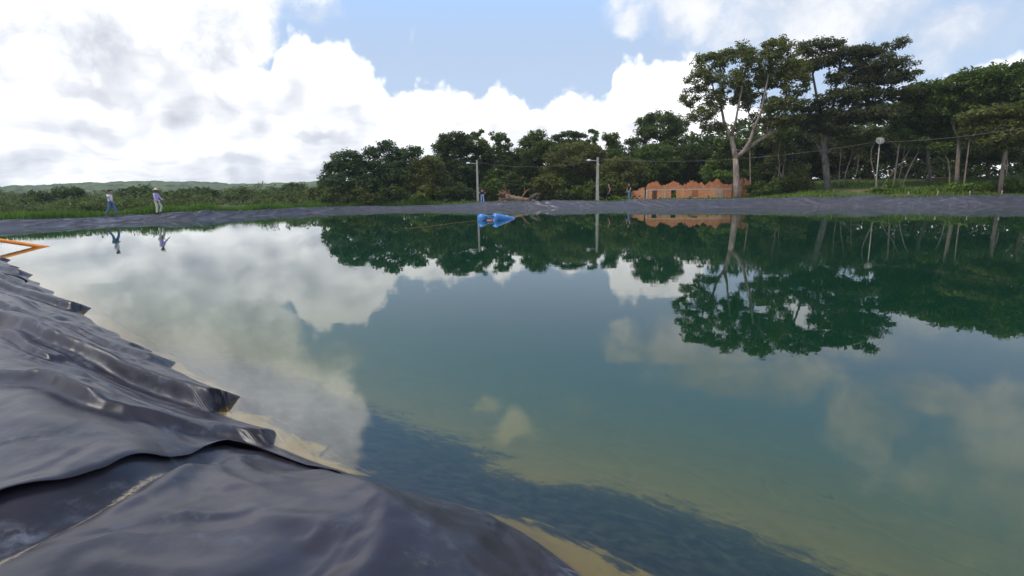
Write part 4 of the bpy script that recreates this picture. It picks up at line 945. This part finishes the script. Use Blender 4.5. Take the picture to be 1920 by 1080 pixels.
def build_ruin():
    DR = 57.5; A = gpt(1183, DR); B = gpt(1373, DR); d = B[:2] - A[:2]; L = float(np.linalg.norm(d)); ang = math.atan2(d[1], d[0])
    K = L / (1373 - 1183); z0 = .05
    base = np.array([A[0], A[1], z0]); root = empty('brick_ruin', base, ang)
    tag(root, 'long roofless ruined wall of orange brick with ragged top and empty window holes', 'ruin')
    U = lambda px: (px - 1183) * K
    def Z(px, py): return at(px, py, math.hypot(*(A[:2] + d * (px - 1183) / 190)))[2] - z0
    cu, cv = .12, .10
    def top_fn(pts):
        xs = [U(p[0]) for p in pts]; zs = [Z(*p) for p in pts]
        return lambda u: np.interp(u, xs, zs)
    top = top_fn([(1212, 349), (1214, 345), (1219, 342), (1226, 340), (1232, 341), (1238, 344), (1244, 346), (1250, 345), (1258, 341), (1264, 338), (1268, 339), (1273, 343), (1279, 345), (1288, 344), (1294, 341), (1297, 339.5), (1306, 340), (1313, 344), (1326, 344),
                  (1334, 341), (1340, 337), (1344, 335), (1349, 337), (1355, 341), (1362, 343), (1373, 343)])
    u0, u1 = U(1212), U(1373); nu = int((u1 - u0) / cu); nv = 40
    pr = np.zeros((nu, nv), bool)
    for i in range(nu):
        h = top(u0 + (i + .5) * cu) + rng.normal() * .05
        pr[i, :max(0, int((h + .16 * (fbm(np.array(i * .33), np.array(0.), 3, 77) - .5) * 2) / cv))] = True
    holes = [(1225, 1234, 357.5, 380), (1262, 1271, 357, 371), (1301, 1311.5, 356, 370)]
    for xa, xb, ya, yb in holes:
        ia, ib = int((U(xa) - u0) / cu), int(round((U(xb) - u0) / cu)); zt = Z(xa, ya); zb = max(0, Z(xa, yb))
        pr[ia:ib, int(zb / cv):int(round(zt / cv))] = False
    cell_wall('wall', M['brick'], root, nu, nv, pr, cu, cv, .2, (u0, 0, 0))
    # low end wall with the perforated panel
    t2 = top_fn([(1183, 357), (1188, 356.5), (1196, 355.5), (1199, 352), (1204, 350), (1208, 350), (1212, 351)])
    n2 = int((u0 - .02) / cu); p2 = np.zeros((n2, nv), bool)
    for i in range(n2): p2[i, :int((t2((i + .5) * cu) + rng.normal() * .04) / cv)] = True
    zl = int(Z(1195, 364) / cv)
    for i in range(n2):
        for j in range(1, zl):
            if 1 <= i < n2 - 2 and (i // 2 + j // 2) % 2 == 0 and j % 2: p2[i, j] = False
    w2 = cell_wall('perforated_wall', M['brick'], root, n2, nv, p2, cu, cv, .14, (0, .05, 0)); w2['label'] = 'low pale end wall with a pattern of small holes'
    # right hand block, nearer and higher
    t3 = top_fn([(1375, 342), (1384, 334), (1392, 333), (1396, 336), (1399, 338), (1402, 339.5)])
    n3 = int((U(1402) - u1) / cu); p3 = np.zeros((n3, nv), bool)
    for i in range(n3): p3[i, :int((t3(u1 + (i + .5) * cu) + rng.normal() * .03) / cv)] = True
    cell_wall('end_block', M['brick'], root, n3, nv, p3, cu, cv, 1.2, (u1 + .02, -.25, 0))
    # rear wall and cross walls seen through the openings
    n4 = nu; p4 = np.zeros((n4, nv), bool); z4 = .1 * fbm(np.arange(n4) * .15, 0 * np.arange(n4), 3, 8) * 10
    for i in range(n4): p4[i, :int((1.05 + .6 * z4[i]) / cv)] = True
    a = int((U(1258) - u0) / cu); p4[a:a + 9, 4:] = False
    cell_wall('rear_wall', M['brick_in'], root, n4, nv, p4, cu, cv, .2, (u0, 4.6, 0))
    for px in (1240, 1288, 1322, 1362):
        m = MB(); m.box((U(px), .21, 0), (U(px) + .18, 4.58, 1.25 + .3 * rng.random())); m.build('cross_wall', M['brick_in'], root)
    m = MB(); m.box((u0 - .0, -.012, Z(1213, 357.3)), (U(1372), -.001, Z(1213, 357.3) + .09)); m.build('concrete_beam', M['concrete'], root)
    for px in (1212, 1247): m = MB(); m.box((U(px), -.03, 0), (U(px) + .16, -.013, Z(px, 357))); m.build('pillar', M['concrete'], root)
    m = MB(); m.box((U(1344), -.035, Z(1344, 372)), (U(1355), -.016, Z(1344, 354.5)))
    for k in range(4): m.box((U(1344) + k * .155, -.045, Z(1344, 372)), (U(1344) + k * .155 + .14, -.036, Z(1344, 354.6)))
    b = m.build('boarded_door', mat_simple('pale_boards', (.36, .24, .17), .9, .3, 5), root); b['label'] = 'pale boarded-up doorway'
    for xa, xb, ya, yb in holes[1:]:
        m = MB(); m.box((U(xa) - .05, -.04, Z(xa, yb) - .06), (U(xb) + .05, .0 - .004, Z(xa, yb))); m.build('window_sill', M['concrete'], root)
    # creeper streak on the end block
    C = np.array([[U(1390) + rng.normal() * .05, -.30, z] for z in np.linspace(.6, Z(1390, 334), 16)]); V, F = leaf_mesh(C, .12, 12, .10); mesh_obj('creeper', V, F, LEAF['olive'], root)
    # rubble heap behind
    for px, py, r in ((1318, 340, .5), (1331, 338, .6), (1306, 343, .4)):
        pass
build_ruin()
# ------------------------------------------------------------------ lamp posts, cables, dish
def lamp_post(label, px, ytop, D, arm=-1, thick=.26):
    b = gpt(px, D); b[2] -= .15; top = at(px, ytop, D)[2] - b[2]
    root = empty('lamp_post', b, 0); tag(root, label, 'lamp post', 'concrete lamp posts on the far bank')
    m = MB(); w = thick / 2
    m.box((-w, -w * .75, 0), (w, w * .75, top), .62); m.build('post', M['concrete'], root)
    g = MB()
    for z0, z1 in ((.9, 2.2), (2.5, 3.4)):
        g.box((-w * .26, -w * .75 - .004, z0), (w * .26, -w * .72, z1))
    T = Tubes(); T.add([(0, 0, top - .36), (arm * .35, -.02, top - .33), (arm * .85, -.05, top - .28)], .028, 6); T.build('arm', M['metal'], root)
    h = MB(); h.box((arm * .82 - .24, -.14, top - .31), (arm * .82 + .12, .05, top - .20), .75); hd = h.build('lamp_head', M['white'], root)
    l = MB(); l.box((arm * .82 - .20, -.12, top - .335), (arm * .82 + .05, .03, top - .312)); l.build('lamp_glass', mat_simple('lamp_glass', (.6, .6, .58), .2), hd)
    return b + np.array([0, 0, top])
T1 = lamp_post('grey concrete lamp post beside the standing man, left of the two', 896, 300, 57.0, thick=.25)
T2 = lamp_post('grey concrete lamp post left of the two men in black', 1120, 294.5, 56.0, thick=.30)
def cable(label, a, b, sag, r=.014, n=26):
    a = np.array(a); b = np.array(b); f = np.linspace(0, 1, n)[:, None]
    p = a + (b - a) * f; p[:, 2] -= sag * 4 * (f * (1 - f))[:, 0]
    T = Tubes(); T.add(p, r, 5); o = T.build('power_cable', M['cable']); tag(o, label, 'cable', 'overhead cables')
cable('thin cable sagging between the two lamp posts', T1 + (.05, 0, -.22), T2 + (-.05, 0, -.28), .55)
CM = at(1640, 266.5, 54.5); CE = at(1925, 232, 52)
cable('long cable running right from the second lamp post past both tall trees', T2 + (.05, 0, -.15), CM, .75)
cable('cable end running on to the right edge of the photo behind the dish', CM, CE + (CE - CM) * .3, .35)
def dshore(px, t):
    for D in np.arange(40, 80, .1):
        p = at(px, 372, D)
        if float(tdist(p[0], p[1])) > t: return D
    return 60
def dish_pole():
    b = gpt(1640, 55); b[2] -= .12; top = at(1649, 271, 55) - b
    root = empty('dish_pole', b); tag(root, 'thin grey pole carrying a round pale dish in front of the wood', 'dish antenna')
    T = Tubes(); T.add([(0, 0, 0), top * .5, top], [.045, .042, .038], 8); T.build('pole', M['concrete'], root)
    c = at(1650.5, 263.5, 54.9) - b; n_ = np.array([-.28, -.86, .42]); n_ /= np.linalg.norm(n_); u = np.cross(n_, (0, 0, 1)); u /= np.linalg.norm(u); w = np.cross(u, n_)
    Rr = .31; V = []; F = []; nr, na = 6, 28
    for side in (0, 1):
        for i in range(nr + 1):
            r = Rr * i / nr
            for j in range(na):
                a = j * 2 * math.pi / na; V.append(c + u * r * math.cos(a) + w * r * math.sin(a) + n_ * (.35 * r * r - .05 - side * .012))
    k = (nr + 1) * na
    for i in range(nr):
        for j in range(na):
            q = [i * na + j, i * na + (j + 1) % na, (i + 1) * na + (j + 1) % na, (i + 1) * na + j]; F.append(q); F.append([k + x for x in q[::-1]])
    for j in range(na): F.append([nr * na + j, nr * na + (j + 1) % na, k + nr * na + (j + 1) % na, k + nr * na + j])
    ds = mesh_obj('dish', V, F, mat_simple('pale_mesh_dish', (.17, .168, .155), .6, .12, 9), root, True)
    f = c + n_ * .16
    T = Tubes()
    for a in (40, 150, 270): T.add([c + u * .34 * math.cos(R(a)) + w * .34 * math.sin(R(a)) - n_ * .0, f], .018, 5)
    T.add([f - n_ * .05, f + n_ * .06], .045, 8); T.build('feed_arm', mat_simple('pale_feed_arm', (.50, .47, .40), .5), ds)
    T = Tubes(); T.add([top - (0, 0, .1), top + (0, 0, .06), c - n_ * .05], .03, 6); T.build('bracket', M['metal'], root)
dish_pole()
for px, lb in ((1702, 'short wooden stake right of the dish pole'), (1757, 'short wooden stake before the bare red soil'), (1817, 'short wooden stake left of the large bright bush'), (1877, 'short wooden stake in front of the large bright bush')):
    b = gpt(px, dshore(px, 1.9)); T = Tubes(); T.add([(0, 0, -.15), (.01, 0, .12), (.02, .01, .36)], [.05, .048, .045], 7); o = T.build('stake', M['wood']); o.location = b; tag(o, lb, 'stake', 'stakes along the right bank')
for px, py, lb in ((1294, 373, 'small dark stub post before the ruin, left one'), (1328, 372, 'small dark stub post before the ruin, right one')):
    b = gpt(px, dshore(px, 1.9)); T = Tubes(); T.add([(0, 0, -.1), (.02, 0, .15), (-.05, 0, .3)], [.06, .055, .04], 6); o = T.build('stub_post', M['black']); o.location = b; tag(o, lb, 'post')
# ------------------------------------------------------------------ uprooted tree
def uprooted():
    b = gpt(972, 55.5); root = empty('uprooted_tree', b); tag(root, 'uprooted brown tree trunk lying on the bank with its roots in the air', 'fallen tree')
    q = lambda x, y, dd=0: at(x, y, 55.5 + dd) - b
    T = Tubes(); T.add([q(948, 369), q(958, 371), q(972, 374), q(988, 375.5), q(1000, 375, .4)], [.38, .30, .27, .24, .2], 9); T.build('trunk', mat_simple('stripped_trunk', (.21, .135, .095), .9, .4, 2.5, .2, .6), root)
    T = Tubes()
    for a in range(26):
        th = rng.uniform(0, 2 * math.pi); L = rng.uniform(.35, .95); c = q(947, 368); e = c + np.array([math.cos(th) * L * .9 - .1, rng.normal() * .25, math.sin(th) * L * .9 + .15])
        m_ = (c + e) / 2 + rng.normal(size=3) * .14; T.add([c, m_, e], [.12, .07, .02], 5)
    T.add([q(953, 368), q(955, 362), q(956, 358.5)], [.16, .12, .05], 6); T.add([q(945, 368), q(944, 363), q(947, 361)], [.16, .12, .06], 6)
    T.build('root_plate', mat_simple('root_wood', (.15, .088, .056), .95, .5, 3, .2, .6), root)
    T = Tubes(); T.add([q(978, 371), q(984, 362), q(988, 357), q(995, 353.5)], [.09, .07, .05, .02], 6); T.add([q(982, 365), q(984, 356), q(983, 350)], [.05, .03, .012], 5); T.build('bare_branch', mat_simple('bare_branch', (.22, .11, .07), .9, .3, 4), root)
    b2 = gpt(1004, 55); r2 = empty('tree_stump', b2); tag(r2, 'dark broken slab of trunk propped up right of the uprooted tree', 'tree stump')
    q2 = lambda x, y: at(x, y, 55) - b2
    T = Tubes(); T.add([q2(992, 379), q2(998, 370), q2(1006, 365), q2(1014, 364)], [.22, .24, .2, .12], 8); T.add([q2(1004, 378), q2(1008, 370), q2(1012, 366)], [.2, .17, .1], 7); T.build('trunk', BARK['brown'], r2)
uprooted()
# ------------------------------------------------------------------ blue float, ropes and pipes
def cyl(T, a, b, r, bev=.06, k=24, cone=0.0):
    a = np.array(a); b = np.array(b); d = (b - a) / np.linalg.norm(b - a)
    if cone: pts = [a, a + d * .02, a + d * bev, b - d * cone, b - d * cone * .4, b]; rr = [r * .86, r * .95, r, r, r * .72, r * .30]
    else: pts = [a, a + d * .02, a + d * bev, b - d * bev, b - d * .02, b]; rr = [r * .93, r * .985, r, r, r * .985, r * .93]
    T.add(pts, rr, k)
def float_raft():
    D0 = math.hypot(*atz(913, 413)[:2]); c = atz(914, 413); root = empty('pontoon', (c[0], c[1], 0))
    tag(root, 'floating pontoon of two blue plastic barrels joined by a crossbar', 'float')
    q = lambda x, y, z: atz(x, y, z) - np.array([c[0], c[1], 0])
    ax = np.array([.50, .86, 0]); ax /= np.linalg.norm(ax)
    p1 = q(901, 413.6, 0); p1[2] = .17; p2 = q(928, 413.2, 0); p2[2] = .19
    for p, L in ((p1, 1.6), (p2, 2.1)):
        T = Tubes(); e = p + ax * L; e[2] = -.14; cyl(T, p, e, .235); br = T.build('barrel', M['blue'], root)
        T = Tubes(); T.add([p - ax * .012 + (0, 0, 0), p + ax * .03], [.20, .20], 20); T.build('barrel_lid', M['blue'], br)
        f = .62; m_ = p + (e - p) * f; T = MB()
        if L > 1.6:
            side = np.cross(ax, (0, 0, 1)); V = []
            for k in range(5):
                a = R(62 + k * 12)
                for o in (-.05, .07): V.append(m_ + ax * o + (side * math.cos(a) + np.array([0, 0, 1]) * math.sin(a)) * .2375)
            mesh_obj('sticker', V, [[2 * k, 2 * k + 1, 2 * k + 3, 2 * k + 2] for k in range(4)], M['white'], br)
    T = Tubes(); cyl(T, p1 + ax * .4 + (.22, 0, -.06), p2 + ax * .4 + (-.2, 0, -.06), .15, .03, 16); T.build('crossbar', M['blue'], root)
    for o in (.05, .22):
        T = Tubes(); T.add([p1 + ax * o + (.1, -.02, .05), p2 + ax * o + (-.1, -.02, .05)], .022, 6); T.build('tie_rod', M['black'], root)
    T = Tubes(); mid = (p1 + p2) / 2 + ax * .2; T.add([mid + (-.03, -.1, .14), mid + (0, -.12, 0), mid + (.03, -.1, -.15)], .018, 6); T.build('green_strap', mat_simple('green_strap', (.03, .13, .05), .7), root)
    for o in (-.02, .16, .42):
        T = Tubes(); w = p1 + (p2 - p1) * (.55 + o) + ax * .02; w[2] = .02; T.add([w - (.09, 0, 0), w + (.09, 0, 0)], .03, 6); T.build('orange_fitting', M['orange'], root)
    a = c + p1 - np.array([0, 0, .0]); T = Tubes(); pts = [np.array([c[0] + p1[0] - .2, c[1] + p1[1] - .1, .03])]
    for x, y in ((880, 415), (850, 418.5), (810, 423.5), (760, 429)): w = atz(x, y); w[2] = .004; pts.append(w)
    T.add(pts, .007, 5); o = T.build('mooring_rope', mat_simple('orange_rope', (.30, .13, .04), .7)); tag(o, 'thin orange rope trailing left over the water from the pontoon', 'rope')
float_raft()
def orange_pipe():
    a = atz(78, 462.6); b = atz(0, 466.3); b[2] = .32; d = b - a
    T = Tubes(); T.add([a - d * .25, a, b, b + d * .8, b + d * 1.8, b + d * 3.2], .070, 16); o = T.build('orange_pipe', M['orange']); tag(o, 'orange plastic pipe slanting into the water at the left edge', 'pipe')
orange_pipe()
def hose():
    c = atz(40, 531, .1); q = lambda x, y, z: atz(x, y, z)
    T = Tubes(); T.add([q(-60, 500, .45), q(0, 511, .34), q(22, 515, .30), q(38, 520, .24), q(50, 526.5, .14), q(47, 530, .08), q(41, 534.5, .02)], .02, 7); o = T.build('thin_hose', M['black']); tag(o, 'thin black hose bent over the liner edge at the left', 'hose')
hose()
# ------------------------------------------------------------------ people
SKIN = mat_simple('tanned_skin', (.36, .19, .12), .55, .08, 8); SKIN_D = mat_simple('dark_skin', (.17, .085, .055), .55, .08, 8)
def skinned(name, verts, edges, rad, mat, parent, lv=2):
    me = bpy.data.meshes.new(name); me.from_pydata([tuple(map(float, v)) for v in verts], edges, [])
    o = bpy.data.objects.new(name, me); COL.objects.link(o)
    md = o.modifiers.new('skin', 'SKIN'); md.use_smooth_shade = True; md.branch_smoothing = .4
    for i, r in enumerate(rad):
        r = (r, r) if not isinstance(r, tuple) else r; me.skin_vertices[0].data[i].radius = r
    for i, v in enumerate(me.skin_vertices[0].data): v.use_root = (i == 0)
    o.modifiers.new('sub', 'SUBSURF').levels = lv
    dg = bpy.context.evaluated_depsgraph_get(); ne = bpy.data.meshes.new_from_object(o.evaluated_get(dg))
    o.modifiers.clear(); o.data = ne; bpy.data.meshes.remove(me); ne.name = name
    ne.materials.clear(); ne.materials.append(mat); ne.polygons.foreach_set('use_smooth', np.ones(len(ne.polygons), bool)); o.parent = parent
    return o
def person(label, foot, face, h, pose, shirt, trousers, skin, shoe, hat=None, sleeve=.5, loose=1.0):
    """local axes: +x is forward, +y is the person's left"""
    S = h / 1.72; root = empty('person', foot, face); tag(root, label, 'person')
    P = {k: np.array(v, float) * S for k, v in pose.items()}
    V = []; E = []; Rr = []
    def add(p, r, prev=None):
        V.append(p); Rr.append(r * S if not isinstance(r, tuple) else (r[0] * S, r[1] * S)); i = len(V) - 1
        if prev is not None: E.append((prev, i))
        return i
    pel = add(P['pelvis'], (.13, .10)); wa = add(P['waist'], (.125, .095), pel); ch = add(P['chest'], (.155, .11), wa); nk = add(P['neck'], .055, ch)
    hb = add(P['head'] + np.array([.0, 0, -.06]) * S, .075, nk); hm = add(P['head'] + np.array([.0, 0, .02]) * S, (.083, .095), hb); ht = add(P['head'] + np.array([-.01, 0, .085]) * S, (.06, .075), hm)
    add(P['head'] + np.array([.105, 0, -.005]) * S, .016, hm)
    for sy in ('l', 'r'):
        y = 1 if sy == 'l' else -1
        add(P['head'] + np.array([-.01, .085 * y, .0]) * S, .016, hm)
        sh = add(P['sh_' + sy], .062, ch); el = add(P['el_' + sy], .043, sh); wr = add(P['wr_' + sy], .030, el)
        d = P['wr_' + sy] - P['el_' + sy]; d /= np.linalg.norm(d); n_ = np.cross(d, (0, 1, 0)); n_ /= np.linalg.norm(n_)
        pm = add(P['wr_' + sy] + d * .06 * S, (.034, .02), wr)
        for k, (o, L) in enumerate(((-.027, .075), (-.009, .088), (.009, .082), (.027, .062))):
            f0 = add(V[pm] + (d * .035 + n_ * o) * S, .0095, pm); add(V[f0] + (d * L * .55 + np.array([0, -y, 0]) * .006) * S, .0085, f0); add(V[f0] + (d * L + np.array([0, -y, 0]) * .024) * S, .007, len(V) - 1)
        t0 = add(V[pm] + (-d * .03 - n_ * .04) * S, .011, pm); add(V[t0] + (d * .045 - n_ * .012) * S, .009, t0)
        hp = add(P['hip_' + sy], .088, pel); kn = add(P['kn_' + sy], .058, hp); an = add(P['an_' + sy], .040, kn)
    skinned('body', V, E, Rr, skin, root)
    add_ = lambda *a: add(*a)
    # shirt
    V, E, Rr = [], [], []
    a = add(P['pelvis'] + np.array([0, 0, -.03]) * S, (.165 * loose, .135 * loose)); b = add(P['waist'], (.158 * loose, .128 * loose), a); c = add(P['chest'], (.182, .138), b); add(P['neck'] + np.array([0, 0, -.035]) * S, .07, c)
    for sy in ('l', 'r'):
        s_ = add(P['sh_' + sy], .080, c); e_ = P['el_' + sy]
        if sleeve <= 1: add(P['sh_' + sy] + (e_ - P['sh_' + sy]) * sleeve, .066, s_)
        else: k = add(e_, .060, s_); add(P['wr_' + sy] + (e_ - P['wr_' + sy]) * .1, .046, k)
    skinned('shirt', V, E, Rr, shirt, root)
    V, E, Rr = [], [], []
    a = add(P['pelvis'] + np.array([0, 0, .03]) * S, (.15, .12))
    for sy in ('l', 'r'):
        k = add(P['hip_' + sy], .105, a); k = add(P['kn_' + sy], .078, k); add(P['an_' + sy] + np.array([0, 0, .01]) * S, .064, k)
    skinned('trousers', V, E, Rr, trousers, root)
    for sy in ('l', 'r'):
        V, E, Rr = [], [], []
        t = P['toe_' + sy]; a = add(P['an_' + sy] + np.array([0, 0, -.03]) * S, .045); b = add(P['an_' + sy] * .45 + t * .55 + np.array([0, 0, 0]) * S, .045, a); add(t, .032, b)
        skinned('shoe', V, E, Rr, shoe, root, 1)
    hd = P['head']
    V, E, Rr = [], [], []
    a = add(hd + np.array([-.028, 0, .045]) * S, (.090, .098)); add(hd + np.array([-.02, 0, .10]) * S, (.066, .078), a); add(hd + np.array([-.055, 0, -.02]) * S, (.06, .07), a)
    skinned('hair', V, E, Rr, M['hair'], root, 1)
    if hat is not None:
        T = Tubes(); c = hd + np.array([.0, 0, .065]) * S; tl = np.array([.10, 0, .99])
        T.add([c, c + tl * .012 * S, c + tl * .03 * S, c + tl * .10 * S, c + tl * .125 * S], np.array([.19, .185, .105, .095, .06]) * S, 18); T.build('hat', hat, root)
    return root
M['hair'] = mat_simple('dark_hair', (.015, .012, .010), .6)
def P0(**kw):
    p = dict(pelvis=(0, 0, .93), waist=(.01, 0, 1.08), chest=(.0, 0, 1.30), neck=(.01, 0, 1.46), head=(.03, 0, 1.60),
             sh_l=(0, .19, 1.40), sh_r=(0, -.19, 1.40), el_l=(-.03, .24, 1.12), el_r=(-.03, -.24, 1.12), wr_l=(.05, .25, .88), wr_r=(.05, -.25, .88),
             hip_l=(0, .09, .90), hip_r=(0, -.09, .90), kn_l=(.02, .10, .50), kn_r=(.02, -.10, .50), an_l=(-.01, .10, .09), an_r=(-.01, -.10, .09), toe_l=(.15, .11, .03), toe_r=(.15, -.11, .03))
    p.update(kw); return p
def cloth(n, c, v=.15): return mat_simple(n, c, .9, v, 9, .1)
JEANS = cloth('blue_jeans', (.085, .15, .27)); LJEANS = cloth('light_jeans', (.22, .33, .52)); BLACK = cloth('black_cloth', (.014, .013, .016)); DARKG = cloth('dark_grey_cloth', (.045, .035, .045))
def foot_on(px, D): p = gpt(px, D); return (p[0], p[1], p[2] + .02)
def foot_at(px, py, D, h): 
    p = at(px, py, D); return (p[0], p[1], float(p[2]))
person('man in a white short-sleeved shirt and blue jeans striding right along the left bank', foot_on(205.5, 47.7), 0.05, 1.80,
       P0(pelvis=(0, 0, .90), waist=(.02, 0, 1.07), chest=(.03, 0, 1.29), neck=(.06, 0, 1.45), head=(.10, 0, 1.58), sh_l=(.03, .19, 1.39), sh_r=(.03, -.19, 1.39), el_r=(.10, -.25, 1.13), wr_r=(.30, -.22, .97), el_l=(-.10, .24, 1.14), wr_l=(-.06, .25, .90),
          kn_r=(-.06, -.1, .50), an_r=(-.34, -.1, .13), toe_r=(-.20, -.1, .03), kn_l=(.20, .1, .50), an_l=(.22, .1, .10), toe_l=(.38, .1, .05)), cloth('white_shirt', (.62, .68, .74), .06), JEANS, SKIN, cloth('brown_shoe', (.25, .09, .04)), None, .55, 1.08)
person('man in a straw hat, lilac shirt and cream trousers walking along the left bank', foot_on(293, 48.2), 0.1, 1.84,
       P0(waist=(-.01, 0, 1.08), chest=(-.02, 0, 1.30), head=(.05, 0, 1.60), el_r=(.04, -.26, 1.10), wr_r=(.14, -.24, .88), el_l=(.12, .24, 1.12), wr_l=(.34, .22, .93), kn_r=(.03, -.1, .50), an_r=(-.02, -.1, .09), kn_l=(.22, .1, .54), an_l=(.10, .1, .14), toe_l=(.26, .1, .06)),
       cloth('lilac_shirt', (.46, .38, .62), .08), cloth('cream_trousers', (.52, .49, .40), .08), SKIN_D, BLACK, mat_simple('straw', (.62, .48, .30), .8, .12, 12), 1.5, 1.12)
person('man in a dark tee shirt and light jeans seen from behind, hands on hips', foot_on(904.5, 54), R(100), 1.45,
       P0(el_l=(-.10, .34, 1.14), wr_l=(.02, .20, 1.00), el_r=(-.08, -.34, 1.14), wr_r=(.02, -.20, 1.00), kn_l=(.03, .12, .50), an_l=(0, .14, .09), kn_r=(-.02, -.13, .50), an_r=(-.08, -.15, .10), toe_l=(.14, .16, .03), toe_r=(.07, -.18, .03)), DARKG, LJEANS, SKIN, M['white'], None, .55)
person('man dressed all in black walking left behind the second lamp post', foot_at(1142, 377.3, 54, 0), R(185), 1.66,
       P0(kn_l=(.18, .1, .50), an_l=(.20, .1, .09), toe_l=(.36, .1, .04), kn_r=(-.10, -.1, .50), an_r=(-.36, -.1, .14), toe_r=(-.23, -.1, .03), el_l=(-.02, .25, 1.12), wr_l=(.06, .25, .88)), BLACK, BLACK, SKIN, BLACK, None, .5)
person('man in a black tee shirt and blue jeans at the left end of the ruin', foot_at(1179.5, 376.4, 54, 0), R(205), 1.64,
       P0(el_r=(.02, -.27, 1.13), wr_r=(.12, -.30, .90), el_l=(.06, .27, 1.12), wr_l=(.22, .27, .92), kn_l=(.05, .11, .50), an_l=(.03, .12, .09), toe_l=(.18, .13, .03), kn_r=(-.02, -.12, .50), an_r=(-.08, -.13, .09), toe_r=(.06, -.15, .03)), BLACK, JEANS, SKIN, M['white'], None, .5)

# ------------------------------------------------------------------ air
def build_haze():
    m_, n, out = new_mat('haze_air')
    v = n.n.new('ShaderNodeVolumePrincipled'); v.inputs['Color'].default_value = (.80, .90, 1.0, 1); v.inputs['Density'].default_value = .00032; v.inputs['Anisotropy'].default_value = .1
    n.l.new(v.outputs[0], out.inputs['Volume'])
    m = MB(); m.box((-720, -60, -7), (420, 760, 45)); o = m.build('haze', m_); tag(o, 'thin pale haze over the plain', 'haze', kind='stuff')
build_haze()
